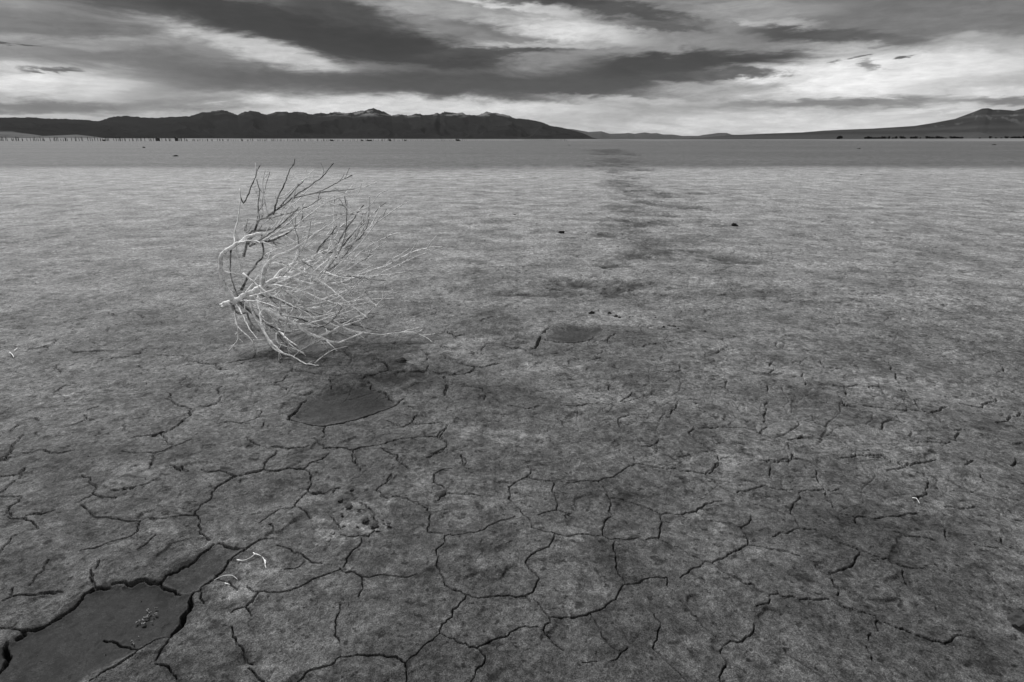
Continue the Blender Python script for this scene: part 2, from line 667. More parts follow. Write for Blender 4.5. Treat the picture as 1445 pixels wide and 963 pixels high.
# (strength, sink, cx, cy, half width, half height) soft spots, in photo pixels
DAMP_SHADE_SPOT = [
    (0.65, .012, 560, 532, 48, 11), (0.5, .01, 730, 474, 40, 14), (.35, .006, 800, 492, 70, 12), (.4, .004, 610, 535, 30, 9),
    (.3, .004, 400, 615, 50, 16), (.3, .004, 640, 512, 45, 10),
    (.6, .02, 855, 331, 34, 5.5), (.5, .02, 925, 314, 28, 5), (.55, .02, 899, 359, 26, 6), (.5, .015, 1032, 366, 46, 10),
    (.55, .02, 936, 275, 24, 4), (.5, .02, 886, 298, 30, 3.5), (.5, .02, 915, 286, 22, 5), (.55, .02, 975, 293, 26, 3), (.5, .02, 945, 304, 18, 3),
    (.6, .02, 893, 251, 16, 1.8), (.6, .02, 885, 263, 32, 1.8), (.6, .02, 900, 269, 20, 1.6), (.5, .02, 990, 273, 30, 1.5), (.5, .02, 870, 254, 20, 1.2),
    (.25, .012, 830, 402, 60, 9), (.25, .012, 880, 412, 40, 8), (.35, .012, 945, 340, 70, 8), (.4, .01, 1010, 318, 30, 3),
    (.3, .01, 840, 310, 30, 4), (.35, .01, 1060, 412, 60, 10), (.3, .01, 1120, 418, 40, 9), (.25, .01, 700, 395, 40, 7),
    (.45, .01, 870, 240, 26, 2), (.35, .0, 868, 228, 34, 3), (.3, .0, 855, 214, 30, 3),
    (.35, .0, 330, 462, 90, 16), (.4, .0, 440, 476, 110, 14), (.2, .0, 200, 500, 160, 22), (.2, 0, 60, 640, 90, 30), (.18, 0, 250, 640, 90, 20),  # those below the tumbleweed paint its shadow into the ground colour
    (.2, 0, 760, 560, 130, 22), (.15, 0, 1000, 470, 80, 12), (.15, 0, 1150, 560, 120, 20), (.25, 0, 900, 700, 50, 14), (.2, 0, 1080, 800, 70, 20), (.25, 0, 1000, 875, 90, 30), (.2, 0, 1350, 760, 90, 50), (.2, 0, 960, 940, 80, 30),
    (.25, 0, 1190, 590, 60, 12), (.25, 0, 40, 800, 60, 30),
]


PALE_SPOT = [(.9, 332, 834, 40, 16), (.8, 372, 806, 46, 16), (.9, 478, 752, 50, 14), (.8, 505, 722, 56, 18), (.6, 470, 700, 40, 10), (.5, 300, 760, 60, 18), (.5, 185, 660, 60, 16), (.5, 230, 745, 30, 14),
             (.6, 590, 507, 26, 9), (.5, 655, 484, 50, 6), (.6, 870, 455, 60, 7), (.5, 780, 518, 40, 7), (.5, 545, 520, 50, 5), (.5, 1300, 712, 60, 14), (.6, 1420, 800, 40, 24), (.4, 1040, 648, 50, 14), (.4, 790, 752, 50, 10),
             (.4, 640, 790, 60, 16), (.4, 1180, 690, 60, 16), (.4, 900, 560, 70, 10), (.4, 1240, 540, 80, 10), (.45, 390, 950, 70, 26), (.4, 120, 560, 80, 12), (.4, 700, 610, 80, 14)]
TRACK = [(205, 852), (222, 862), (238, 868), (250, 884), (265, 890), (280, 906), (295, 917), (312, 926), (330, 908), (345, 898), (360, 914), (385, 900), (415, 868)]
_tr = random.Random(14)
for _i in range(56):
    _y = 206 + 215 * _tr.random() ** 1.5
    _x = np.interp(_y, [q[0] for q in TRACK], [q[1] for q in TRACK])
    _k = (_y - HZ) / 60.0
    _x += _tr.gauss(0, 8 + 13 * _k)
    DAMP_SHADE_SPOT.append((_tr.uniform(.25, .75), _tr.uniform(.0, .015), _x, _y, _tr.uniform(8, 26) * (.8 + .4 * _k), _tr.uniform(.7, 2.0) * (.6 + 1.3 * _k)))


def build_ground():
    # polar sheet: fine towards the tumbleweed, coarse elsewhere, out to the horizon
    fine = np.arange(-0.95, 0.95, 0.00128)
    rest = np.linspace(0.95, 2 * math.pi - 0.95, 64)
    phi = np.concatenate([fine, rest])
    ys = np.arange(PH + 60, HZ, -0.68)
    ang = np.arctan((PH / 2 - ys) / F) - TH
    rr = CAM_H / np.tan(-ang)
    rr = rr[(rr > 0) & (rr < 70)]
    rr = np.concatenate([np.linspace(0.02, rr[0] * 0.97, 14), rr, np.geomspace(rr[-1] * 1.04, 70000, 60)])
    R, P = np.meshgrid(rr, phi, indexing="ij")
    X, Y = (R * np.sin(P)), (R * np.cos(P))
    nf = len(fine)
    nearR = int(np.searchsorted(rr, 69))
    x, y = X[:nearR], Y[:nearR]
    Z = np.zeros_like(X)
    damp = np.zeros_like(X)
    # relief of the flat
    near = sstep(70, 30, R[:nearR])
    z = (fbm(x * 1.1, y * 1.1, 3, 3) - 0.5) * 0.030
    z += (fbm(x * 5.5, y * 5.5, 3, 9) - 0.5) * 0.012
    z += (fbm(x * 34, y * 34, 2, 21) - 0.5) * 0.0034 * sstep(9, 3, R[:nearR])
    pits = fbm(x * 13, y * 13, 2, 33)
    z -= sstep(0.70, 0.80, pits) * 0.006
    z += sstep(0.72, 0.82, fbm(x * 9, y * 9, 3, 43)) * 0.008 * sstep(2.5, 6, R[:nearR])
    z -= fbm(0 * x, 0 * y, 1, 3) * 0
    z *= near

    dr = np.gradient(rr)
    dph = 0.00128

    def window(cx, cy, pad):
        r = math.hypot(cx, cy); p = math.atan2(cx, cy)
        i0 = np.searchsorted(rr, r - pad); i1 = np.searchsorted(rr, r + pad) + 1
        dp = pad / max(r, 0.3)
        j0 = np.searchsorted(fine, p - dp); j1 = np.searchsorted(fine, p + dp) + 1
        return max(i0, 0), min(i1, nearR), max(j0, 0), min(j1, nf)

    # ---- damp patches: darker, smoother silt that settled in shallow hollows, plus painted shade below the tumbleweed
    sink = np.zeros_like(x)
    wob = (fbm(x * 14, y * 14, 3, 71) - 0.5)
    for (st, sk, soft, poly) in DAMP_POLY:
        pts = np.array([ground_pt(*p) for p in poly])
        c = pts.mean(0)
        pad = np.abs(pts - c).max() * 1.5 + soft * 3
        i0, i1, j0, j1 = window(c[0], c[1], pad)
        px, py = x[i0:i1, j0:j1], y[i0:i1, j0:j1]
        inside = np.zeros(px.shape, bool)
        dd = np.full(px.shape, 9.0)
        n = len(pts)
        for k in range(n):
            ax, ay = pts[k]; bx, by = pts[(k + 1) % n]
            cond = ((ay > py) != (by > py)) & (px < (bx - ax) * (py - ay) / (by - ay + 1e-12) + ax)
            inside ^= cond
            ex, ey = bx - ax, by - ay
            t = np.clip(((px - ax) * ex + (py - ay) * ey) / (ex * ex + ey * ey + 1e-12), 0, 1)
            dd = np.minimum(dd, np.hypot(px - ax - t * ex, py - ay - t * ey))
        sd = np.where(inside, dd, -dd)
        m = sstep(-soft, soft, sd + wob[i0:i1, j0:j1] * soft * 1.2) * (0.82 + 0.36 * np.clip(fbm(px * 7, py * 7, 4, 19), .2, .8))
        damp[i0:i1, j0:j1] = np.maximum(damp[i0:i1, j0:j1], m * st)
        deep = sstep(-soft, max(soft * 1.2, 0.03), sd)
        sink[i0:i1, j0:j1] += deep * sk
        if st > 0.7:
            z[i0:i1, j0:j1] *= (1 - 0.85 * m)
    for (st, sk, cx, cy, a, b) in DAMP_SHADE_SPOT:
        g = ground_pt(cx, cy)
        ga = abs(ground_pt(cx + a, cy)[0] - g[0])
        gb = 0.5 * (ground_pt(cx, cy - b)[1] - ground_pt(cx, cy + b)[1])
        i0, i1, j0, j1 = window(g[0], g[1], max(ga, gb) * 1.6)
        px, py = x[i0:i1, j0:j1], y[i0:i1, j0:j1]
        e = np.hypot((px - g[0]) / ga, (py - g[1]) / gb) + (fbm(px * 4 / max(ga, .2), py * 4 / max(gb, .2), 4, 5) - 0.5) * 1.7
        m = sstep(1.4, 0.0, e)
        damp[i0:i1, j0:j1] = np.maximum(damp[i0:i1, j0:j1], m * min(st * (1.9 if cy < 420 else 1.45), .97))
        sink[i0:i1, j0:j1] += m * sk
    z -= sink

    # ---- hairline polygons the tracing does not reach
    def vor(px, py, sc, seed):
        wx = px + (fbm(px * 6, py * 6, 2, seed) - .5) * .16
        wy = py + (fbm(px * 6, py * 6, 2, seed + 4) - .5) * .16
        gx, gy = wx * sc, wy * sc
        ix, iy = np.floor(gx), np.floor(gy)
        f1 = np.full(px.shape, 9.0); f2 = np.full(px.shape, 9.0)
        for ox in (-1, 0, 1):
            for oy in (-1, 0, 1):
                cx, cy = ix + ox, iy + oy
                hx = cx + hash2(cx, cy, seed + 50) ; hy = cy + hash2(cx, cy, seed + 51)
                d = np.hypot(gx - hx, gy - hy)
                f2 = np.minimum(f2, np.maximum(f1, d)); f1 = np.minimum(f1, d)
        return (f2 - f1) * 0.5 / sc

    cell = np.maximum(rr[:nearR, None] * dph, 0 * x)
    for sc, seed, lim, wd, lo in ((3.4, 5, 16, 0.0018, 0.47), (8.5, 15, 7, 0.0012, 0.50)):
        e = vor(x, y, sc, seed)
        gate = sstep(lo, lo + 0.12, fbm(x * 1.7, y * 1.7, 3, seed + 90)) * sstep(lim, lim * .5, R[:nearR]) * sstep(1.2, 2.4, R[:nearR])
        w = np.maximum(wd, cell * 0.9)
        z -= np.clip(1 - e / w, 0, 1) * gate * np.minimum(wd * 4, 0.008)

    # ---- traced cracks
    dmin = np.full(x.shape, 9.0)
    dn = np.full(x.shape, 9.0)
    groove = np.zeros_like(x)
    lift = np.zeros_like(x)
    rnd = random.Random(3)
    for line in CR.strip().splitlines():
        tk = line.split()
        ox, oy, s = REG[tk[0]]
        w = max(float(tk[1]), 1.5) * (0.64 if tk[0] in "ABC" else 0.66)
        pts = []
        for q in tk[2:]:
            a, b = q.split(",")
            pts.append(ground_pt(ox + float(a) / s, oy + float(b) / s))
        # jagged refinement
        for it in range(3):
            out = [pts[0]]
            for a, b in zip(pts[:-1], pts[1:]):
                L = math.hypot(b[0] - a[0], b[1] - a[1])
                if L > 0.012:
                    t = rnd.uniform(.4, .6); o = rnd.gauss(0, 0.085) * L
                    out.append((a[0] + (b[0] - a[0]) * t - (b[1] - a[1]) / L * o, a[1] + (b[1] - a[1]) * t + (b[0] - a[0]) / L * o))
                out.append(b)
            pts = out
        n = len(pts) - 1
        cl = rnd.uniform(0.4, 1.3)
        for k in range(n):
            a, b = pts[k], pts[k + 1]
            t = (k + .5) / n
            tap = 0.45 + 0.55 * min(1, 4 * t, 4 * (1 - t))
            tap *= rnd.uniform(.8, 1.1)
            mx, my = (a[0] + b[0]) / 2, (a[1] + b[1]) / 2
            L = math.hypot(b[0] - a[0], b[1] - a[1])
            r = math.hypot(mx, my)
            slant = math.hypot(r, CAM_H)
            # width across the crack, as it lies on the ground
            cr_ = abs((b[0] - a[0]) * mx + (b[1] - a[1]) * my) / (L * r + 1e-9)   # 1 = runs away from the viewer
            fore = 1 / (cr_ + (1 - cr_) * max(CAM_H / slant, .42))
            hw = max(0.5 * w * tap * slant / F * min(fore, 1.8), 0.0007)
            rowi = min(np.searchsorted(rr, r), len(rr) - 1)
            csz = max(r * dph, dr[rowi] * (1 - cr_) * 0.8)
            hwm = max(hw, csz * 0.85)
            dep = max(hw * 6.5, 0.012)
            pad = L / 2 + max(hwm, 0.022)
            i0, i1, j0, j1 = window(mx, my, pad)
            if i0 >= i1 or j0 >= j1: continue
            px, py = x[i0:i1, j0:j1], y[i0:i1, j0:j1]
            ex, ey = b[0] - a[0], b[1] - a[1]
            tt = np.clip(((px - a[0]) * ex + (py - a[1]) * ey) / (L * L + 1e-12), 0, 1)
            d = np.hypot(px - a[0] - tt * ex, py - a[1] - tt * ey)
            g = np.clip((1.3 - d / hwm) * 1.6, 0, 1) * dep
            groove[i0:i1, j0:j1] = np.maximum(groove[i0:i1, j0:j1], g)
            sd = ex * (py - a[1]) - ey * (px - a[0])
            lf = np.exp(-d / 0.006) * (0.0010 * cl * min(1.5, w / 2.2)) * np.where(sd > 0, 1.0, 0.35)
            lift[i0:i1, j0:j1] = np.maximum(lift[i0:i1, j0:j1], lf)
    z += lift - groove

    Z[:nearR] = z
    # ---- tone pales with distance: drier crust plus vignette and grazing sheen painted in; a darker belt past Y = 22 m
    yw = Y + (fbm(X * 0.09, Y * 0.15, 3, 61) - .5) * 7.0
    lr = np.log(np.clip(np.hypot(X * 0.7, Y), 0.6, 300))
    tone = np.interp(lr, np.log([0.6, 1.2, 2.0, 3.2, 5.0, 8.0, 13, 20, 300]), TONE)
    for (k_, cx, cy, a, b) in PALE_SPOT:
        g = ground_pt(cx, cy)
        ga = abs(ground_pt(cx + a, cy)[0] - g[0])
        gb = 0.5 * (ground_pt(cx, cy - b)[1] - ground_pt(cx, cy + b)[1])
        i0, i1, j0, j1 = window(g[0], g[1], max(ga, gb) * 1.6)
        px, py = x[i0:i1, j0:j1], y[i0:i1, j0:j1]
        e = np.hypot((px - g[0]) / ga, (py - g[1]) / gb) + (fbm(px * 30, py * 30, 4, 55) - 0.5) * 2.2
        tone[i0:i1, j0:j1] *= 1 + k_ * sstep(1.2, 0.3, e)
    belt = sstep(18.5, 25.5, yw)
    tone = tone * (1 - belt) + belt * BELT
    me = grid_mesh("lake_bed", X, Y, Z, {"damp": damp, "tone": tone}, wrap=True)  # damp also holds the painted shade below the tumbleweed
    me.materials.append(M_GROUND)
    o = bpy.data.objects.new("lake_bed", me)
    COL.objects.link(o)
    tag(o, kind="structure")
    return o


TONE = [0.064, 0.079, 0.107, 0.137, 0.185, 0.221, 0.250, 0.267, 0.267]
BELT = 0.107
lake_bed = build_ground()


# ------------------------------------------------------------------ far shore, mountains, hills
def ring(name, radii, zfun, az0, az1, n, mat, palefun=None):
    az = np.linspace(az0, az1, n)
    R, A = np.meshgrid(np.array(radii), az, indexing="ij")
    X, Y = R * np.sin(A), R * np.cos(A)
    Z = zfun(R, A, X, Y)
    pale = palefun(R, A, X, Y, Z) if palefun is not None else np.zeros_like(X)
    me = grid_mesh(name, X, Y, Z, {"pale": pale})
    me.materials.append(mat)
    o = bpy.data.objects.new(name, me)
    COL.objects.link(o)
    tag(o, kind="structure")
    return o


AZ = lambda x, y=HZ: azel(x, y)[0]
M_SHORE = rock_material("shore_silt", 0.1040, 0.1690, 0.273, 0.01)
M_MAIN = rock_material("mountain_scrub", 0.0130, 0.0221, 0.182, 0.0012)
M_FAR = rock_material("distant_rock", 0.0325, 0.0520, 0.195, 0.002)
M_HILL = rock_material("hill_scrub", 0.0228, 0.0358, 0.098, 0.002)
M_FOOT = rock_material("foothill_scrub", 0.0325, 0.0715, 0.111, 0.004)


def shore_z(R, A, X, Y):
    t = sstep(640, 1500, R)
    lvl = np.interp(A, [AZ(-200), AZ(0), AZ(800), AZ(1000), AZ(1445), AZ(1700)], [2.2, 2.0, 1.2, 0.9, 1.6, 1.8])
    return -0.5 + t * (1.5 + lvl / F * 1500) + (fbm(X * .004, Y * .004, 3, 8) - .5) * 1.0 * t - 40 * sstep(2200, 3200, R)


def shore_pale(R, A, X, Y, Z):
    left = np.interp(A, [AZ(0), AZ(700), AZ(900), AZ(1150), AZ(1300), AZ(1445)], [.55, .5, .15, .05, .25, .5])
    return np.clip(left + (fbm(X * .02, Y * .003, 3, 4) - .5) * .7, 0, 1)


far_shore = ring("far_shore", list(np.geomspace(600, 3300, 60)), shore_z, -1.1, 1.1, 700, M_SHORE, shore_pale)


def make_range(name, crest, R0, Rc, R1, mat, seed, rough=0.10, spur=0.35, palefun=None, n=1500, power=1.0, foot=0.0):
    cx = [AZ(p[0]) for p in crest]
    order = np.argsort(cx)
    cx = np.array(cx)[order]
    ce = np.array([math.tan(azel(p[0], p[1])[1]) / 1 for p in crest])[order]
    rad = np.concatenate([np.linspace(R0, Rc, 70), np.linspace(Rc, R1, 24)[1:]])

    def zf(R, A, X, Y):
        e = np.interp(A, cx, ce)
        crest_h = np.maximum(e * Rc + CAM_H, 0)
        t = np.clip((R - R0) / (Rc - R0), 0, 1)
        s = t ** power
        b = np.clip((R - Rc) / (R1 - Rc), 0, 1)
        s = s * (1 - b) ** 1.2
        k = 5.0 / (Rc - R0)
        # spurs and gullies run down from the crest
        u = A * Rc * k
        v = R * k * 0.35
        rid = 1 - np.abs(2 * fbm(u * 1.0 + (fbm(u, v, 2, seed + 7) - .5) * 1.2, v, 4, seed) - 1)
        fine = fbm(u * 5, v * 9, 3, seed + 3) - .5
        body = 4 * t * (1 - t) * (b <= 0) + (b > 0) * b * (1 - b) * 2
        z = crest_h * (s - spur * body * (1 - rid) + rough * fine * body)
        # crest itself gets small teeth
        teeth = (name == "mountain_range") * (fbm(A * 260, A * 0, 4, seed + 9, .6) - .5) * crest_h * 0.08
        z = z + teeth * np.exp(-((R - Rc) / ((Rc - R0) * .08)) ** 2)
        return np.maximum(z, 0) - 3 * (1 - sstep(0, .02, t)) - 1

    return ring(name, rad, zf, cx[0], cx[-1], n, mat, palefun)


MAIN = [(-140, 190), (-100, 172), (-60, 167), (0, 167), (30, 166), (55, 166), (80, 168), (100, 167.5), (130, 170), (143, 171.5), (160, 167), (172, 164.5), (185, 164), (200, 165), (218, 166.5), (240, 166), (262, 164.5), (272, 165), (285, 161), (292, 158.5), (302, 158), (312, 156.5), (322, 156.5), (330, 158.5), (340, 162.5), (347, 159), (362, 156.5), (370, 158.5), (381, 162), (392, 159), (400, 158), (408, 157.7), (413, 159.5), (421, 157.3), (428, 159), (434, 159), (442, 161.5), (455, 160), (468, 160), (476, 158), (488, 159), (495, 160), (501, 159.5), (506, 158), (512, 155.5), (516, 157), (521, 154.5), (530, 153), (541, 156.5), (555, 163), (565, 161.5), (578, 163.5), (590, 160.5), (600, 162.5), (612, 161.5), (617, 159), (622, 161.5), (629, 158.5), (645, 159.5), (653, 159), (662, 162.5), (672, 163.5), (682, 160), (687, 157.5), (692, 158.5), (705, 160.5), (718, 163), (726, 167), (745, 168.5), (765, 173), (778, 178), (793, 180.5), (806, 183.5), (822, 188), (835, 194), (850, 198)]
FAR = [(740, 196), (770, 186), (800, 182), (808, 182.5), (830, 186.5), (848, 185.5), (860, 189), (880, 188.5), (886, 187.8), (895, 189), (909, 187), (918, 188.5), (926, 188), (935, 190), (948, 190), (962, 192), (985, 192), (992, 190.5), (1003, 189.2), (1012, 187.8), (1024, 187.8), (1032, 190.3), (1060, 190.8), (1100, 191), (1160, 193)]
RIGHT = [(900, 198), (985, 195), (1030, 191), (1080, 188.7), (1130, 187), (1160, 184.5), (1180, 183.5), (1230, 181.5), (1285, 178), (1310, 174), (1340, 168), (1360, 160), (1375, 153.5), (1383, 153), (1390, 155), (1400, 155), (1420, 156.5), (1430, 154), (1440, 151), (1470, 149), (1520, 158), (1600, 172), (1700, 190)]
FOOT = [(-160, 192), (-90, 184), (-30, 184), (0, 185), (20, 185), (35, 188), (50, 190), (62, 192), (90, 191), (110, 190), (135, 193), (160, 197)]


def snow(R, A, X, Y, Z):
    hmask = sstep(470, 590, Z) * np.interp(A, [AZ(280), AZ(300), AZ(330), AZ(430), AZ(480), AZ(720)], [0, .6, .2, .3, 1, 1])
    return hmask * sstep(.50, .58, fbm(X * .006, Y * .002 + Z * .02, 4, 77)) * .8


def foot_pale(R, A, X, Y, Z):
    return sstep(.45, .7, fbm(X * .002, Y * .001 + Z * .03, 4, 12))


def hill_pale(R, A, X, Y, Z):
    gully = sstep(.60, .72, fbm(A * 140 + R * .0009, R * .0016, 4, 31)) * sstep(90, 200, Z)
    band = np.exp(-((Z - 245) / 14) ** 2) * .30 * sstep(.45, .6, fbm(X * .0006, Y * .0006, 2, 3)) + .25 * np.exp(-((Z - 110) / 25) ** 2)
    return np.clip(gully * .55 + band + .35 * sstep(90, 30, Z), 0, 1)


make_range("mountain_range", MAIN, 9500, 15000, 19000, M_MAIN, 5, palefun=snow, power=0.9, spur=.60)
make_range("distant_range", FAR, 30000, 42000, 50000, M_FAR, 15, n=700)
make_range("right_hill", RIGHT, 3600, 9000, 12500, M_HILL, 25, rough=.06, spur=.30, palefun=hill_pale, power=1.7, n=1100)
make_range("foothills", FOOT, 5200, 7500, 9000, M_FOOT, 35, palefun=foot_pale, n=500)


# ------------------------------------------------------------------ posts, shrubs and sheds along the far shore
def post_mesh(h, r, name):
    mb = MB()
    mb.tube([(0, 0, -0.3), (0, 0, h * .5), (.02, 0, h)], [r, r * .95, r * .8], 6)
    return mb.build(name, M_POST)


post_tall = post_mesh(3.9, .25, "wooden_post")
post_low = post_mesh(2.2, .24, "wooden_post")
YP = 640.0
n_tall = n_low = 0
xs = []
xp = -2.0
while xp < 262:
    xs.append((xp, True)); xp += 2.75 * random.uniform(.75, 1.3)
while xp < 800:
    xs.append((xp, False)); xp += 3.0 * random.uniform(.9, 1.1)
first = {True: True, False: True}
for xp, tall in xs:
    base = post_tall if tall else post_low
    if first[tall]:
        o = base; first[tall] = False
    else:
        o = base.copy(); COL.objects.link(o)
    px = (xp - PW / 2) / F * YP / CT * 1.0
    d = ray(xp, 199.0)
    o.location = (d[0] / d[1] * YP, YP + random.uniform(-4, 4), 0)
    sc = random.uniform(.62, 1.15)
    o.scale = (random.uniform(.85, 1.2), 1, sc)
    o.rotation_euler = (random.gauss(0, .02), random.gauss(0, .02), random.uniform(0, 6))
    if tall:
        tag(o, "tall dark wooden post in the row below the pale left foothills", "post", "tall dark posts at the left shore")
    else:
        tag(o, "short dark wooden post in the long row below the dark range", "post", "short dark posts along the far shore")


def shrub_mesh(seed):
    r = random.Random(seed)
    mb = MB()
    lobes = [(r.uniform(-.5, .5), r.uniform(-.4, .4), r.uniform(.3, .62), r.uniform(.25, .42)) for _ in range(7)]
    lobes += [(r.uniform(-.7, .7), r.uniform(-.4, .4), .2, .25) for _ in range(4)]
    for i in range(520):
        lx, ly, lz, lr = r.choice(lobes)
        v = Vector((r.gauss(0, 1), r.gauss(0, 1), r.gauss(0, 1))).normalized() * lr * r.uniform(.6, 1.05)
        c = Vector((lx, ly, max(lz + v.z, .02))) + Vector((v.x, v.y, 0))
        u = Vector((r.gauss(0, 1), r.gauss(0, 1), r.gauss(0, 1))).normalized()
        w = u.orthogonal().normalized()
        k = r.uniform(.05, .10)
        t = u.cross(w)
        mb.add([tuple(c + w * k), tuple(c + t * k), tuple(c - w * k), tuple(c - t * k)], [(0, 1, 2, 3)])
    for i in range(4):
        mb.tube([(r.uniform(-.1, .1), 0, -.1), (r.uniform(-.3, .3), r.uniform(-.2, .2), .4)], [.04, .015], 5)
    return mb


SH = [shrub_mesh(s).build("shrub", M_LEAF, smooth=False) for s in (1, 2, 3, 4)]
used = [False] * 4


def put_shrub(xp, ybase, wpx, hpx, Yd, label, group):
    k = random.randrange(4)
    if used[k]:
        o = SH[k].copy(); COL.objects.link(o)
    else:
        o = SH[k]; used[k] = True
    d = ray(xp, ybase)
    P = Vector((d[0] / d[1] * Yd, Yd, 0))
    P.z = float(shore_z(np.array([[P.length]]), np.array([[math.atan2(P.x, P.y)]]), np.array([[P.x]]), np.array([[P.y]]))[0, 0])
    if Yd < 700: P.z = 0
    o.location = P
    pm = Yd / F / CT
    o.scale = (wpx * pm * .72, wpx * pm * .72, hpx * pm * 1.05)
    o.rotation_euler[2] = random.uniform(-.4, .4)
    tag(o, label, "shrub", group)


for zx, zw in ((228, 20), (243, 24), (262, 24), (280, 24), (298, 24), (318, 26), (338, 30), (356, 22), (376, 22), (403, 16), (432, 13), (458, 20), (498, 24), (520, 24), (580, 20), (596, 26), (614, 22), (643, 9), (700, 22), (722, 22), (748, 24), (772, 22), (795, 24), (812, 20), (840, 12), (884, 24), (904, 22), (924, 22), (944, 22), (962, 20), (1103, 15), (1185, 16), (1226, 14), (1270, 14), (1306, 20), (1354, 24), (1376, 16), (1400, 18), (1420, 18), (1440, 18)):
    h = random.uniform(2.0, 3.6) if zw > 15 else random.uniform(1.4, 2.2)
    put_shrub(1180 + zx / 5.453, 197.2 if zx < 1000 else 196.2, zw / 5.453 * 1.15, h, 1250 + random.uniform(-60, 60),
              "small dark rounded shrub in the broken line below the right hill", "dark shrubs below the right hill")
put_shrub(1184, 197.3, 7.5, 4.2, 1230, "lone dark rounded shrub left of the shrub line below the right hill", None)
for xp, w, h, lb in ((148, 4, 2, "low dark shrub among the tall posts at the left"), (468, 4.5, 2.0, "dark low shrub at the shore, first of those right of the tall posts"),
                     (511, 2.5, 2.0, "narrow dark shrub just left of the wide flat one at the shore"), (521, 8, 1.8, "wide flat dark shrub at the shore below the highest peak"),
                     (550, 3.5, 2.6, "compact black shrub at the shore right of the highest peak"), (572, 2.4, 1.8, "smallest dark shrub at the shore between two larger ones"),
                     (646, 5, 2.4, "dark rounded shrub standing alone at the shore below the snowy crest")):
    put_shrub(xp, 199.0, w, h, 655, lb, None)


def shed(xp, wpx, hpx, label):
    Yd = 690.0
    pm = Yd / F / CT
    P = at_depth(xp, 199.0, Yd)
    e = bpy.data.objects.new("shed", None)
    COL.objects.link(e)
    e.location = (P[0], P[1], 0)
    w, h, d = wpx * pm / 2, hpx * pm, 1.5
    mb = MB()
    mb.add([(-w, -d, 0), (w, -d, 0), (w, d, 0), (-w, d, 0), (-w, -d, h * .75), (w, -d, h * .75), (w, d, h * .75), (-w, d, h * .75), (0, -d, h * .97), (0, d, h * .97)],
           [(0, 1, 5, 8, 4), (2, 3, 7, 9, 6), (1, 2, 6, 5), (3, 0, 4, 7)])
    mb.build("wall", M_SHED, e, False)
    mb = MB()
    for s in (-1, 1):
        a, b = (s * w * 1.1, h * .73), (0, h)
        mb.add([(a[0], -d * 1.1, a[1]), (b[0], -d * 1.1, b[1]), (b[0], d * 1.1, b[1]), (a[0], d * 1.1, a[1]),
                (a[0], -d * 1.1, a[1] + .12), (b[0], -d * 1.1, b[1] + .12), (b[0], d * 1.1, b[1] + .12), (a[0], d * 1.1, a[1] + .12)],
               [(0, 1, 2, 3), (4, 5, 6, 7), (0, 1, 5, 4), (1, 2, 6, 5), (2, 3, 7, 6), (3, 0, 4, 7)])
    mb.build("roof", M_ROOF, e, False)
    tag(e, label, "shed")


shed(223, 2.6, 5.0, "small pale shed behind the tall posts, the left one of two")
shed(249.5, 2.6, 5.0, "small pale shed near the right end of the tall posts")

# ------------------------------------------------------------------ tumbleweed
Y0 = 2.80
REGT = {"W": (270, 210, 2.9175), "1": (300, 220, 9.633), "2": (380, 220, 9.633), "3": (480, 240, 7.707), "4": (300, 310, 9.633), "5": (400, 310, 9.633), "6": (500, 310, 8.3), "7": (300, 400, 7.707), "8": (430, 400, 7.706), "P": (0, 0, 1)}
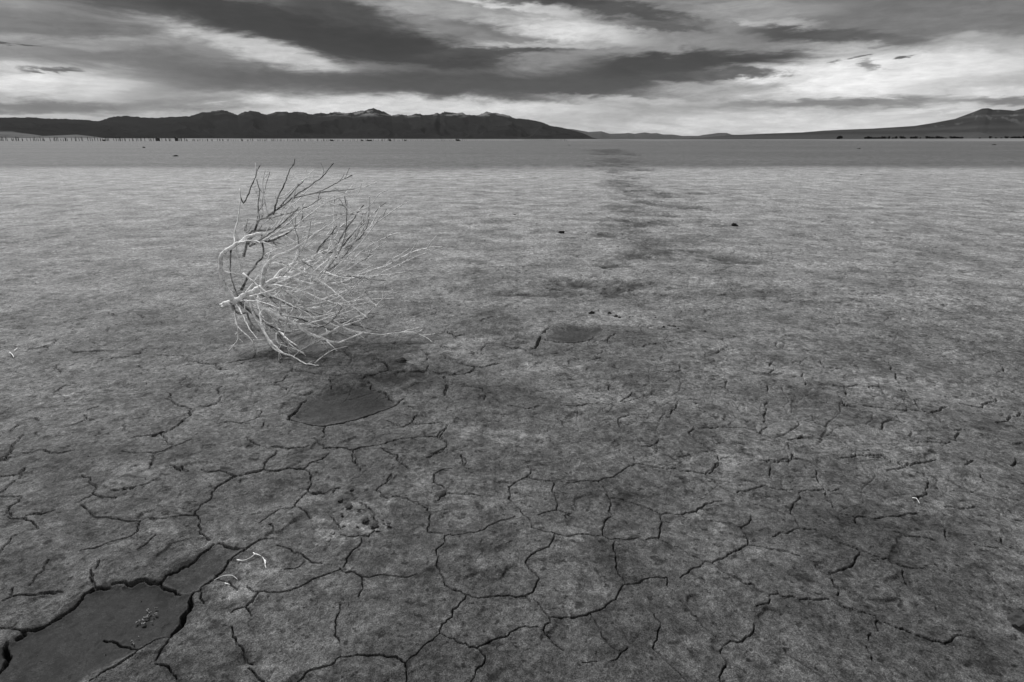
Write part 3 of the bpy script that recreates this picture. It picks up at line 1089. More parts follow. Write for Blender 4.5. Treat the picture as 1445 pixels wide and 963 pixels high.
# name, parent, region, start/end diameter in photo px, end depth offset (m), points
TW = """
stem - W 6.5 3.2 -0.02 140,640 185,625 230,600 290,570 340,540 400,530
spine stem P 3.6 1.0 -0.10 407,392 421,397 441,402 452,401.5 475,400.5 493.5,395 508,388 528,381 546,375 560,367 572,361 587,354.6 600,351.6 612,349 625,348.5
arch stem W 5.5 1.6 -0.16 170,622 140,570 125,520 122,470 128,435 160,410 205,382 240,360 300,350 355,345 415,330 460,325 520,308 550,305
neck stem W 5.0 1.6 -0.22 295,560 300,510 310,480 350,445 410,420 440,400 480,375 520,345 560,318
b3 stem W 3.8 1.6 0.12 340,540 370,505 430,470 480,455 520,435 570,415
b3a b3 P 2.2 0.9 0.16 464,353 471.6,338 478,327.6 480,312 487,296
b3b b3 P 1.6 0.8 0.14 464,353 480,360 495,367 508,373
b3c b3 P 2.4 1.2 0.06 446,359 452,347 466.5,331 475,319
b19 b3 P 2.2 1.1 0.22 466,354 470.6,350.5 480,337 490,321 498.6,310 505,299.7 513,290
b20 b3 P 1.9 0.9 0.26 470,360 476,358 483,347.7 499.5,328 514,314 532,297 536,292 545,286
long spine P 2.4 0.9 0.12 432,401 438,399 444.6,383 462,368 477,354.6 499.7,341 521,322 542,307 563,292 576,285
long2 long P 1.5 0.7 0.2 523,320 530,306 536,292
pale spine P 2.2 0.9 -0.2 458,401 470,392 488,376 500,365 514.5,352 530,342.5 548,333.5 553,328
pale2 pale P 1.3 0.7 -0.22 548,333.5 556,330 566,329
low stem P 4.8 1.6 -0.14 350.6,418 372.7,436 391,445.4 406,452 422,461 436,471 456,478 467.6,483 478,483.7 487,480.5 502.7,474 512,470
claw low P 2.8 1.2 -0.30 374.6,437 367.5,441.5 369,456 374,470 383,483 393.4,493.4 404,501
claw2 stem P 2.8 1.1 g 352,425 359.7,447 367.5,460 376.6,476.6 385.6,491 398.6,498.6 411.6,502.5 424.6,510 432,513.5 450,516
claw3 claw2 P 1.4 0.7 -0.25 444,512.6 456,502.5 471.5,493.4 491,489
dark1 stem P 2.8 1.3 -0.08 337,426 349,437 362,446 372,454 383,461 396,467 408,470
root1 stem P 3.2 1.2 -0.12 328,431 332,440 341.5,443 348,441.5 352,452 357,460 366,468
root2 root1 P 1.8 0.8 -0.22 331,438 333.7,456 340,466 350.6,475 357,483 358,488
root3 stem P 1.7 0.8 -0.25 333.7,428.5 341.5,443 350.6,462 357,471 363.6,479
root4 root3 P 1.1 0.7 -0.22 357,479.8 365,480 373,479.5
rise stem T4 3.0 1.4 0.14 390,960 440,850 490,740 560,660 610,580 680,515 690,400 670,300 690,170
up1 arch P 2.8 1.0 0.02 344,362 348,345 352,330 356,326 366,325 377,325 390,322 399,320 409,315
up2 arch P 2.5 1.0 -0.02 350,345 360,325 366,311 377,306 386,299 397,292 409,283 421,273 436,264 446,256 454,251 463,240 471,230
up3 up2 P 2.0 1.0 0.10 371,318 380,309 388,298 401,294 411,290 423,281 432,271 446,258
up4 up2 P 1.8 0.9 -0.08 385,302 388,295 391,282 395.5,272 403,257 406,246 414,232 416,224
up5 up4 P 1.4 0.8 -0.02 392.5,280 406,274 420,261 432,252 450,249
up6 up4 P 1.3 0.8 -0.09 391,282 388,278 388,273
up7 up4 P 0.9 0.5 -0.1 403,257 413,253 425,250
tall1 arch P 1.6 0.9 0.14 331,346 331,330 333,320 336,310 338,293 339.5,280 338,267
tall2 tall1 P 1.5 0.8 0.18 339.5,279 343.6,287 351,273 355,261.5 361,250 362,243 367.5,232.5
tall3 tall2 P 1.4 0.8 0.18 362,243 361,237 360.5,230
mid1 up2 P 1.6 0.8 0.08 366,311 364,297 364,287.5 366,272 362,253
mid2 up2 P 1.6 0.8 -0.12 377,306 377,299 372.7,280 370.6,261.5 371.6,254 378,246
mid3 mid2 P 1.0 0.6 -0.14 371.6,254 372.5,247 374.5,241
arm1 up2 P 2.2 0.8 0.15 377,306 396.6,308 413,305 432,295 453,287.5 473.4,281 490,277 506,271 510.6,257.6
arm2 arch P 1.8 0.9 0.05 408,325 414,320 427,311 444,298 461,286.5 475,281
arm3 arm2 P 1.5 0.7 0.12 427,312.5 444,308 463,305 473.5,303 489,303 508,297 524,289 534,275 548,268
arm4 neck P 1.6 0.8 -0.2 420,350.5 431,341 443.6,331 461,321 480,306
arm5 up1 P 1.5 0.8 0.2 392,321 400,312 404,300 412,286 420,274
spr1 spine P 2.0 0.8 -0.12 486,398 508,391 521.7,393.7 536,386 552,378.7 567.5,371.4 584,364 596,359 603.6,357.6
spr2 spine P 1.3 0.6 -0.13 603,350 609,341 616,333
spr3 spine P 1.3 0.6 -0.2 577,358 587,345 590,334
spr4 stem P 1.7 0.8 0.08 400,412 430,428 456,421.4 475,416 492,409.7 512,400 520,396
spr5 stem P 1.9 0.9 0.16 405,428 430,435 456,434.4 476.7,432 495,425 508,419.5 519.5,413 537.7,412 560,413.6
heel low P 2.4 1.0 0.02 444,476 452,474 469,467.5 486,457 503,448 518,443 528.6,433.7 540,422 552,414.3
heel2 heel P 1.5 0.8 0.05 540,422 541,412 543.5,400
heel3 heel P 2.2 1.2 0.08 470,466 486,460 503,454.5 514,448 523,440 540,423
tail stem P 3.0 0.9 g 378,402 398.6,410 417,419.5 424.6,427 435,437.6 450,448 458.5,453 474,460 487,463.6 503,468 521,470.7 538,473 553,471 567.5,469.4 582,469 597,474 610,482.4
tail2 tail P 1.3 0.6 0.2 565,469.6 578,466 592,462.5
bow1 spine P 2.0 1.0 -0.12 440,402 444,412 448,422 461,443 478,457 492,466 510,470
bow2 spine P 1.9 1.0 0.1 460,401 460.5,411.7 469,428.5 482,444 488,450.6
bar1 stem P 2.4 1.1 0.1 361,412 370,417 391,422 410,432 425,437 445,442 462,446
bar2 arch P 1.9 0.9 -0.2 343,386 349,391 362,401.5 378,414 396,423 411.6,431 430,440 446,452
bar3 stem P 1.8 0.9 0.14 396,416 396,425 395,436 393,450 390,466
bar4 low P 1.6 0.8 0.05 405,452 412,440 414,428 411,416 405,407
drop1 arch P 1.8 1.0 0.12 326,353.6 325,380.6 327.5,396 331,406.5 336,418
drop2 arch P 1.2 0.7 -0.08 334,349 332.7,357 336,365 342.6,372
drop3 arch P 1.3 0.7 -0.1 343,356 340,367 339,388
drop4 arch P 1.0 0.6 -0.12 315.6,383 331,386 345.7,389
peg arch P 1.7 1.4 -0.06 346.7,337 345.5,327 344.6,318
floor1 low P 1.5 0.8 -0.24 392,466 398,472 408,484 420,494 429,500
floor2 low P 1.3 0.8 -0.22 390,470 391,483 401,488 417,493 429,498
floor3 low P 1.3 0.8 -0.05 395,468 410,467 425,465 450,460 465,458
floor4 low P 1.2 0.7 -0.2 414,504 421,497 435,488 451,480.5
floor5 low P 1.4 0.8 -0.2 460,480 466,486 472,492
floor6 heel P 1.2 0.7 -0.02 508,456 512,461 516,467
floor7 low P 1.2 0.7 0.15 412,461 440,455 468,452 490,449
back1 stem P 2.0 0.8 0.34 372,404 395,392 420,380 445,372 470,369 500,372 530,375
back2 stem P 2.2 0.8 0.40 350,415 372,425 400,432 430,430 465,420 500,404 530,388
back3 rise P 1.6 0.7 0.40 371,362 390,352 412,345 440,330 468,322 500,315
back4 rise P 1.6 0.7 0.32 368,340 378,330 392,310 400,290 404,272
back5 stem P 2.0 0.8 0.36 356,418 370,436 390,452 415,458 445,454 480,444 512,432
front1 stem P 1.8 0.7 -0.38 380,402 400,404 424,410 450,421 474,428 500,430 526,426
front2 arch P 1.7 0.7 -0.32 330,345 350,340 372,343 398,352 424,362 450,366 478,362
front3 neck P 1.6 0.7 -0.36 376,372 392,372 412,378 436,386 460,388 484,382
"""


def catmull(P, step):
    out = []
    n = len(P)
    for i in range(n - 1):
        p0, p1, p2, p3 = (Vector(P[max(i - 1, 0)]), Vector(P[i]), Vector(P[i + 1]), Vector(P[min(i + 2, n - 1)]))
        L = (p2 - p1).length
        m = max(1, int(L / step))
        for k in range(m):
            t = k / m
            out.append(0.5 * ((2 * p1) + (-p0 + p2) * t + (2 * p0 - 5 * p1 + 4 * p2 - p3) * t * t + (-p0 + 3 * p1 - 3 * p2 + p3) * t ** 3))
    out.append(Vector(P[-1]))
    return out


def make_tumbleweed():
    root = bpy.data.objects.new("tumbleweed", None)
    COL.objects.link(root)
    g = ground_pt(430, 484)
    root.location = (g[0], g[1], 0)
    tag(root, "bleached leafless tumbleweed lying on the cracked mud with its root to the left", "tumbleweed")
    base = Vector(root.location)
    br = {}
    rnd = random.Random(21)
    lines = TW.strip().splitlines()
    fr = random.Random(77)
    for i in range(92):      # the tangle inside: long thin shoots off the stem and the main limbs
        par = fr.choice(("stem", "stem", "stem", "spine", "low", "b3", "long", "arch", "neck", "tail", "up2", "up2", "arm1", "long"))
        src = {"stem": (330, 400, 428, 395), "spine": (420, 520, 400, 385), "low": (360, 450, 425, 470), "b3": (400, 460, 385, 355), "long": (440, 500, 398, 345),
               "arch": (345, 430, 350, 325), "neck": (372, 430, 385, 348), "up2": (366, 436, 311, 264), "arm1": (400, 480, 306, 280), "tail": (385, 480, 405, 455)}[par]
        t = fr.random()
        x0, y0 = src[0] + (src[1] - src[0]) * t, src[2] + (src[3] - src[2]) * t
        an = fr.gauss(-.55 if par in ("up2", "arm1", "long") else -.12, .5)
        L = fr.uniform(45, 125)
        bend = fr.gauss(-.35, .5)
        pp = [(x0, y0)]
        for k in range(1, 6):
            an += bend * .18 + fr.gauss(0, .07)
            pp.append((pp[-1][0] + math.cos(an) * L / 5, min(pp[-1][1] + math.sin(an) * L / 5, 488)))
        if pp[-1][0] > 575 or pp[-1][1] < 246 or min(q[0] for q in pp) < 326: continue
        wf = .68 if par in ("up2", "arm1", "long") else 1.0
        lines.append("fill%d %s P %.2f %.2f %.2f " % (i, par, wf * fr.uniform(1.3, 2.3), fr.uniform(.7, 1.0), fr.uniform(-.34, .38)) + " ".join("%.1f,%.1f" % q for q in pp))
    DARK = set("b3c b19 b20 up1 up2 up4 rise bar1 dark1 root1 tall2 drop1 mid1 fill3 fill12 fill24 fill40 fill55".split())
    twig_all = []
    for line in lines:
        tk = line.split()
        name, par, reg = tk[0], tk[1], tk[2].replace("T", "")
        d0, d1 = float(tk[3]), float(tk[4])
        ox, oy, s = REGT[reg]
        pix = []
        for q in tk[6:]:
            a, b = q.split(",")
            pix.append((ox + float(a) / s, oy + float(b) / s))
        if par == "-":
            e0 = 0.0
        else:
            pp = br[par]
            e0 = min(pp["pd"], key=lambda u: (u[0] - pix[0][0]) ** 2 + (u[1] - pix[0][1]) ** 2)[2]
        if tk[5] == "g":
            e1 = None
        else:
            e1 = float(tk[5])
        ls = [0]
        for a, b in zip(pix[:-1], pix[1:]):
            ls.append(ls[-1] + math.hypot(b[0] - a[0], b[1] - a[1]))
        pts, pd = [], []
        if e1 is None:
            gy = ground_pt(*pix[-1])[1]
            e1 = gy - Y0
        for (u, v), l in zip(pix, ls):
            t = l / ls[-1]
            tt = t ** 0.8
            dd = e0 + (e1 - e0) * tt
            P = Vector(at_depth(u, v, Y0 + dd))
            if P.z < 0.008:
                gx, gy = ground_pt(u, v)
                P = Vector((gx, gy, 0)) * 0.992 + Vector((0, 0, CAM_H)) * 0.008
                dd = P.y - Y0
            pts.append(P); pd.append((u, v, dd))
        # dense record of image position and depth, for children to start on
        rec = []
        for a, b in zip(pd[:-1], pd[1:]):
            for k in range(8):
                t = k / 8
                rec.append(tuple(a[j] + (b[j] - a[j]) * t for j in range(3)))
        rec.append(pd[-1])
        cur = catmull(pts, 0.011)
        n = len(cur)
        ph = rnd.uniform(0, 50)
        rad = []
        for i, p in enumerate(cur):
            t = i / max(n - 1, 1)
            dist = (p - Vector((0, 0, CAM_H))).length
            rr_ = 0.5 * (d0 + (d1 - d0) * t ** 0.8) * dist / F * 1.28
            rr_ *= 1 + 0.16 * mnoise.noise(Vector((i * .55, ph, 0))) + (0.22 if rnd.random() < .06 else 0)
            rad.append(max(rr_, 0.0013))
            if 0 < i < n - 1:
                cur[i] = p + Vector((mnoise.noise(Vector((i * .5, ph, 3))), mnoise.noise(Vector((i * .5, ph, 9))), mnoise.noise(Vector((i * .5, ph, 15))))) * min(0.0035, rr_ * 1.2)
        br[name] = {"pd": rec, "cur": cur, "rad": rad}
        mb = MB()
        loc = [p - base for p in cur]
        mb.tube(loc, rad, 8 if d0 > 3 else 6)
        if name == "stem":   # snapped, splintered root end
            p0 = loc[0]
            for k in range(7):
                a = rnd.uniform(0, 6.28)
                off = Vector((-.012 * rnd.random(), .011 * math.cos(a), .011 * math.sin(a)))
                q = p0 + off
                mb.tube([p0 + off * .3 + Vector((.02, 0, 0)), q, q + Vector((-rnd.uniform(.006, .02), rnd.uniform(-.006, .006), rnd.uniform(-.012, .012)))], [.009, .007, .002], 5)
        wm = M_DARK_WOOD if (name in DARK or (name.startswith("fill") and rnd.random() < .27)) else M_WOOD
        o = mb.build("root_stem" if name == "stem" else "branch", wm, root)
        # side twigs of this branch
        length = sum((cur[i + 1] - cur[i]).length for i in range(n - 1))
        cnt = int(length / 0.095 * rnd.uniform(.7, 1.2))
        if name in ("stem", "peg"): cnt = 3
        if name in ("arch", "neck"): cnt = int(cnt * .6)
        if name.startswith("tall"): cnt = int(cnt * .35)
        ctr = Vector(at_depth(440, 390, Y0))

        def grow(tw, p, dr, L, r, lvl):
            m = max(3, int(L / 0.012))
            pts_, rs = [p], [r]
            d = dr.normalized()
            for i in range(m):
                d = (d + Vector((rnd.gauss(0, .12), rnd.gauss(0, .12), rnd.gauss(0, .12) + .012))).normalized()
                q = pts_[-1] + d * (L / m)
                if q.z < 0.004:
                    q.z = 0.004; d.z = abs(d.z) * .3
                pts_.append(q)
                rs.append(max(r * (1 - .6 * (i + 1) / m), .0013))
                if lvl < 2 and rnd.random() < (.20 if lvl == 0 else .08):
                    u = d.orthogonal().normalized()
                    u = (u * math.cos(rnd.uniform(0, 6.28)) + d.cross(u) * math.sin(rnd.uniform(0, 6.28)))
                    grow(tw, q, d + u * rnd.uniform(.5, 1.1), L * rnd.uniform(.25, .5), rs[-1] * .75, lvl + 1)
            tw.tube([q - base for q in pts_], rs, 4, cap=False)

        for _ in range(cnt):
            t = rnd.uniform(.12, .98)
            i = min(int(t * (n - 1)), n - 2)
            d = (cur[min(i + 3, n - 1)] - cur[max(i - 2, 0)]).normalized()
            out = (cur[i] - ctr)
            out = out.normalized() if out.length > 1e-6 else d
            u = d.orthogonal().normalized()
            a = rnd.uniform(0, 6.28)
            side = u * math.cos(a) + d.cross(u) * math.sin(a)
            dirn = d * .85 + side * .75 + out * .25 + Vector((.15, 0, .05))
            if dirn.x < .1: dirn.x = rnd.uniform(.1, .6)
            L = rnd.choice((.012, .02, .035, .05, .07, .10)) * rnd.uniform(.7, 1.3) * (1.25 if t < .7 else .8)
            tw = MB()
            grow(tw, cur[i].copy(), dirn, L, min(rad[i] * .7, .0027) * rnd.uniform(.6, 1), 0)
            twig_all.append((len(tw.v), len(twig_all), tw, o, wm if rnd.random() < .75 else (M_DARK_WOOD if rnd.random() < .5 else M_WOOD)))
    # the hundred largest side twigs are parts of their branches, the countless rest one mass
    twig_all.sort(key=lambda q: -q[0])
    for n_, _, tw, o, wm in twig_all[:100]:
        tw.build("twig", wm, o)
    rest = MB()
    idx = []
    for n_, _, tw, o, wm in twig_all[100:]:
        rest.add(tw.v, tw.f)
        idx += [0 if wm is M_WOOD else 1] * len(tw.f)
    ro = rest.build("fine_twigs", M_WOOD, root)
    ro.data.materials.append(M_DARK_WOOD)
    ro.data.polygons.foreach_set("material_index", idx)
    ro["kind"] = "stuff"
    return root


make_tumbleweed()

# ------------------------------------------------------------------ loose things on the mud
def clod_mesh(seed, n=2, jag=.55):
    bm = bmesh.new()
    bmesh.ops.create_icosphere(bm, subdivisions=n + 1, radius=1)
    off = Vector((seed * 7.1, seed * 3.3, seed))
    for v in bm.verts:
        c = v.co.normalized()
        k = 1 + jag * mnoise.noise(c * 1.3 + off) + jag * .7 * mnoise.noise(c * 3.1 + off) + jag * .3 * mnoise.noise(c * 7 + off)
        v.co = c * k
        if v.co.z < -.35: v.co.z = -.35
    me = bpy.data.meshes.new("clod")
    bm.to_mesh(me); bm.free()
    return me


CL = {}


def clod(name, xp, yp, wpx, hpx, mat, label, cat, group=None, seed=0, rot=None):
    key = (mat.name, seed % 5)
    if key not in CL:
        me = clod_mesh(seed % 5 + 1)
        me.materials.append(mat)
        CL[key] = me
    o = bpy.data.objects.new(name, CL[key])
    COL.objects.link(o)
    gx, gy = ground_pt(xp, yp)
    d = math.hypot(math.hypot(gx, gy), CAM_H)
    s = wpx * d / F / 2
    h = hpx * d / F / 2
    o.location = (gx, gy, h * .45)
    o.scale = (s, s * random.uniform(.45, .9), h * 1.1)
    o.rotation_euler = (0, 0, random.uniform(-1.5, 1.5) if rot is None else rot)
    tag(o, label, cat, group)
    return o


clod("clod", 567, 512, 16, 8, M_STONE, "dark jagged clod right of the tumbleweed, above the sunken hollow", "clod", seed=1)
clod("clod", 1441, 880, 18, 12, M_STONE, "dark clod cut by the right edge of the frame at the bottom", "clod", seed=2)
clod("clod", 792, 329, 9, 3.5, M_DSTONE, "small dark clod on the pale mud, left of the dark track", "clod", seed=3)
clod("clod", 1036, 319, 8, 4, M_DSTONE, "small dark clod on the pale mud, right of the dark track", "clod", seed=4)
clod("clod", 835, 443, 8, 4, M_DSTONE, "dark clod behind the far hollow, the largest of the crumbs there", "clod", seed=0)
for i, (x_, y_, w_) in enumerate(((860, 443, 5), (869, 447, 5), (874, 449, 4), (888, 449, 4), (893, 448, 3.5), (925, 449, 3), (936, 463, 5), (944, 461, 5), (951, 462, 6), (957, 465, 4), (972, 464, 4), (994, 469, 5))):
    clod("clod", x_, y_, w_, w_ * .6, M_STONE if i % 3 else M_DSTONE, "small dark crumb of mud in the broken row right of the far hollow", "clod", "mud crumbs beside the far hollow", seed=i)
for i, (x_, y_, w_) in enumerate(((492, 714, 9), (506, 720, 8), (515, 734, 11), (528, 741, 9), (540, 735, 7), (482, 726, 8), (548, 739, 6), (480, 705, 6), (352, 750, 9), (341, 755, 8), (360, 742, 6), (366, 757, 7), (470, 692, 6), (496, 690, 5))):
    clod("clod", x_, y_, w_ * random.uniform(.6, 1.5), w_ * .26, M_STONE, "low dark lump of crumbled mud in the broken crust left of centre", "clod", "crumbled lumps in the broken crust", seed=i + 2)
for i, (x_, y_, w_) in enumerate(((469, 751, 9), (463, 763, 12), (477, 757, 6), (447, 769, 6), (484, 741, 6), (503, 741, 7), (512, 729, 4), (532, 748, 6))):
    clod("salt_flake", x_, y_, w_ * .85, w_ * .2, M_SALT, "pale crust flake beside the dark crumbled lumps", "flake", "pale flakes in the broken crust", seed=i)
SCRAPS = []
rs = random.Random(4)
for i in range(26):
    t = rs.random()
    SCRAPS.append((194 + 25 * t + rs.gauss(0, 4.5), 882 - 20 * t + rs.gauss(0, 3.5)) if i < 22 else (187 + rs.gauss(0, 4), 904 + rs.gauss(0, 3)))


for i, (x_, y_, w_, lb) in enumerate(((203, 209, 8, "dark clod far out on the mud, the left one below the shore"), (248, 221, 9, "dark clod far out on the mud, below the left end of the range"), (803, 205.3, 4, "dark clod far out on the mud near the end of the dark range"),
                                      (1212, 210.4, 6, "dark clod far out on the mud below the lone shrub"), (1403, 205, 6, "dark clod far out on the mud below the right hill"), (726, 303, 6, "dark clod on the pale mud straight beyond the far hollow"),
                                      (605, 396.5, 4, "tiny dark clod right of the tumbleweed's long tips"), (1215, 247, 4, "tiny dark clod on the bright mud below the right hill"), (930, 261, 4, "tiny dark clod on the bright mud beside the track"))):
    clod("clod", x_, y_, w_ * .7, w_ * .2, M_STONE, lb, "clod", seed=i)

# bent pale straw by the damp hollow, and slivers elsewhere
def straw(pts, dpx, label, lift=.005):
    mb = MB()
    P = []
    for i, (u, v) in enumerate(pts):
        gx, gy = ground_pt(u, v)
        P.append(Vector((gx, gy, .006 + lift * math.sin(math.pi * i / max(1, len(pts) - 1)))))
    c = sum(P, Vector()) / len(P)
    c.z = 0
    cur = catmull(P, .005)
    n = len(cur)
    d = math.hypot(c.length, CAM_H)
    mb.tube([q - c for q in cur], [dpx * .5 * d / F * (1 - .5 * i / n) for i in range(n)], 6)
    return mb, c


def straw_obj(strands, dpx, label):
    c0 = None
    mb = MB()
    for s in strands:
        m, c = straw(s, dpx, label)
        if c0 is None: c0 = c
        o = c - c0
        mb.add([(v[0] + o.x, v[1] + o.y, v[2] + o.z) for v in m.v], m.f)
    ob = mb.build("dry_straw", M_WOOD)
    ob.location = c0
    tag(ob, label, "straw")


for (x_, y_) in SCRAPS:
    an = rs.uniform(0, 6.28); L = rs.uniform(1.2, 3.2)
    pp = [(x_ - math.cos(an) * L, y_ - math.sin(an) * L * .6), (x_ + rs.gauss(0, .8), y_ + rs.gauss(0, .6)), (x_ + math.cos(an + .6) * L, y_ + math.sin(an + .6) * L * .6)]
    m_, c_ = straw(pp, rs.uniform(.9, 2.0), "", lift=.003)
    o_ = m_.build("plant_scrap", M_SALT)
    c_.z = -.008
    o_.location = c_
    tag(o_, "pale scrap of dry plant on the dark damp mud at lower left", "plant scrap", "pale scraps on the dark damp mud")
straw_obj([[(335, 793), (345, 795), (356, 791), (361, 787), (368, 789), (373, 793), (376, 805)], [(358, 783), (361, 787), (364, 786)], [(373, 793), (376, 797), (374, 802)]], 1.3, "bent pale straw lying on the mud right of the damp hollow")
straw_obj([[(303, 822), (315, 818), (328, 817), (336, 821)], [(318, 826), (325, 828)]], 1.0, "thin faded straw below the bent pale straw")
straw_obj([[(1287, 705), (1292, 708), (1297, 713)]], .8, "short white sliver of straw at a crack on the right")
straw_obj([[(14, 499), (18, 503), (20, 506)], [(20, 497), (25, 493)]], 1.0, "short pale straw at the left edge of the mud")


def grit():
    r = np.random.default_rng(5)
    N = 9000
    vs, fs = [], []
    octf = [(0, 2, 4), (2, 1, 4), (1, 3, 4), (3, 0, 4), (2, 0, 5), (1, 2, 5), (3, 1, 5), (0, 3, 5)]
    for i in range(N):
        y = PH * 1.02 - (PH * 1.02 - 330) * r.random() ** 1.1
        x = r.uniform(-40, PW + 40)
        gx, gy = ground_pt(x, y)
        d = math.hypot(math.hypot(gx, gy), CAM_H)
        clump = vnoise(np.array([gx * 3.0]), np.array([gy * 3.0]), 8)[0]
        if r.random() > clump * 1.25: continue
        s = min(max(r.lognormal(-.35, .55), .3), 3.2) * .0011 * max(1, d / 2.2)
        if r.random() < .02: s *= 2.2
        b = len(vs)
        j = lambda: r.uniform(.6, 1.4)
        vs += [(gx + s * j(), gy, 0), (gx - s * j(), gy, 0), (gx, gy + s * j(), 0), (gx, gy - s * j(), 0), (gx, gy, s * .8 * j()), (gx, gy, -s)]
        fs += [tuple(k + b for k in f) for f in octf]
    # settle each crumb on the mud below it
    deps = bpy.context.evaluated_depsgraph_get()
    dg = lake_bed.evaluated_get(deps)
    out = []
    for k in range(0, len(vs), 6):
        cx, cy = vs[k + 4][0], vs[k + 4][1]
        ok, loc, _, _ = dg.ray_cast(Vector((cx, cy, 1.0)), Vector((0, 0, -1)))
        zz = loc.z if ok else 0
        for q in vs[k:k + 6]:
            out.append((q[0], q[1], q[2] + zz))
    mb = MB()
    mb.v, mb.f = out, fs
    o = mb.build("grit", M_GRIT, smooth=False)
    tag(o, "fine grit and crumbs scattered over the cracked mud", "grit", kind="stuff")


grit()

# ------------------------------------------------------------------ air
def haze():
    mb = MB()
    x0, x1, y0, y1, z0, z1 = -75000, 75000, -75000, 75000, -45.0, 2600
    mb.add([(x0, y0, z0), (x1, y0, z0), (x1, y1, z0), (x0, y1, z0), (x0, y0, z1), (x1, y0, z1), (x1, y1, z1), (x0, y1, z1)],
           [(0, 3, 2, 1), (4, 5, 6, 7), (0, 1, 5, 4), (1, 2, 6, 5), (2, 3, 7, 6), (3, 0, 4, 7)])
    m = bpy.data.materials.new("thin_haze")
    m.use_nodes = True
    t = m.node_tree
    for n in list(t.nodes):
        if n.type != "OUTPUT_MATERIAL": t.nodes.remove(n)
    v = t.nodes.new("ShaderNodeVolumePrincipled")
    v.inputs["Color"].default_value = (.85, .85, .85, 1)
    v.inputs["Density"].default_value = HAZE
    out = [n for n in t.nodes if n.type == "OUTPUT_MATERIAL"][0]
    t.links.new(v.outputs[0], out.inputs["Volume"])
    o = mb.build("haze", m, smooth=False)
    tag(o, "thin pale haze over the far flats and ranges", "haze", kind="stuff")


HAZE = 3.5e-6
haze()

# ------------------------------------------------------------------ sky and sun
SUN_DIR = Vector((-0.43, 0.53, 0.73)).normalized()
sun_el = math.asin(SUN_DIR.z)
sun_az = math.atan2(SUN_DIR.x, SUN_DIR.y)
sd = bpy.data.lights.new("sun", "SUN")
sd.energy = 4.6
sd.angle = math.radians(16)
sd.color = (1, 1, 1)
so = bpy.data.objects.new("sun", sd)
COL.objects.link(so)
so.rotation_euler = SUN_DIR.to_track_quat("Z", "Y").to_euler()
so.location = (0, 0, 50)

# cloud deck: (photo x, y, half length, half height, tilt in degrees, grey 0-255, opacity, edge hardness 0-1)
CLOUDS = [
    (720, 190, 1500, 60, 0, 190, .8, .0),
    (60, 115, 190, 34, 0, 200, .9, .1),
    (1250, 110, 330, 60, 0, 224, .95, .2),
    (620, 150, 330, 22, 0, 208, .9, .2),
    (1080, 175, 300, 16, 0, 212, .8, .2),
    (880, 172, 90, 12, 2, 165, .6, .1),
    (1040, 168, 60, 6, 0, 180, .5, .1),
    (230, 88, 210, 26, 4, 128, .75, .2),
    (100, 40, 160, 14, 3, 112, .7, .2),
    (60, 25, 130, 22, 4, 140, .8, .2),
    (130, 66, 60, 8, 6, 150, .5, .2),
    (80, 99, 38, 4.5, -3, 92, .85, .2),
    (15, 60, 26, 3.5, 2, 70, .9, .3),
    (60, 150, 200, 13, -1, 104, .8, .2),
    (255, 147, 150, 12, -4, 140, .7, .1),
    (330, 120, 130, 14, 4, 112, .7, .2),
    (80, 120, 130, 13, -2, 205, .85, .1),
    (400, 78, 210, 22, 14, 200, .75, .2),
    (300, 98, 130, 14, 6, 130, .6, .2),
    (480, 112, 260, 22, 2, 95, .9, .25),
    (650, 118, 210, 24, 2, 76, .95, .35),
    (200, 12, 170, 24, 9, 88, .9, .3),
    (400, 38, 250, 30, 13, 64, .97, .5),
    (560, 66, 210, 30, 10, 58, .97, .5),
    (480, 20, 130, 26, 8, 74, .9, .3),
    (700, 74, 120, 9, -2, 82, .9, .4),
    (700, 36, 110, 18, 10, 128, .8, .2),
    (620, 14, 110, 14, 6, 150, .8, .3),
    (730, 12, 90, 8, 8, 205, .8, .3),
    (800, 42, 130, 20, 6, 206, .85, .3),
    (770, 66, 110, 6, 0, 196, .6, .2),
    (860, 14, 150, 13, 9, 86, .92, .4),
    (790, 3, 120, 8, 3, 80, .9, .3),
    (930, 38, 70, 7, 4, 104, .85, .4),
    (860, 112, 250, 27, -6, 74, .95, .4),
    (960, 86, 170, 17, -4, 62, .95, .5),
    (760, 128, 170, 16, 2, 84, .9, .3),
    (1050, 103, 60, 8, -2, 84, .9, .5),
    (1010, 122, 110, 9, 3, 150, .7, .3),
    (1000, 153, 220, 5, 1, 150, .7, .3),
    (880, 140, 150, 6, 2, 190, .6, .2),
    (1280, 25, 330, 42, 3, 138, .88, .15),
    (1080, 12, 130, 22, 0, 150, .7, .2),
    (1150, 47, 110, 12, 2, 84, .92, .35),
    (1230, 50, 120, 10, 2, 116, .7, .2),
    (1100, 30, 70, 6, 3, 176, .6, .3),
    (1060, 72, 70, 6, -3, 92, .8, .3),
    (1390, 60, 120, 18, 2, 165, .7, .1),
    (1370, 122, 150, 22, -10, 165, .7, .1),
    (1190, 147, 230, 9, -1, 120, .8, .25),
    (1440, 143, 110, 8, -2, 108, .8, .25),
    (1280, 160, 140, 4, -2, 205, .7, .3),
    (1268, 79, 17, 3.5, 2, 74, .9, .5),
    (1218, 89, 17, 11, 20, 128, .8, .1),
    (1158, 86, 13, 4, -8, 118, .75, .3),
    (1188, 77, 16, 3.5, -6, 104, .8, .4),
    (1172, 70, 10, 3, 0, 190, .4, .1),
    (40, 163, 300, 3.5, 0, 172, .8, .2),
]


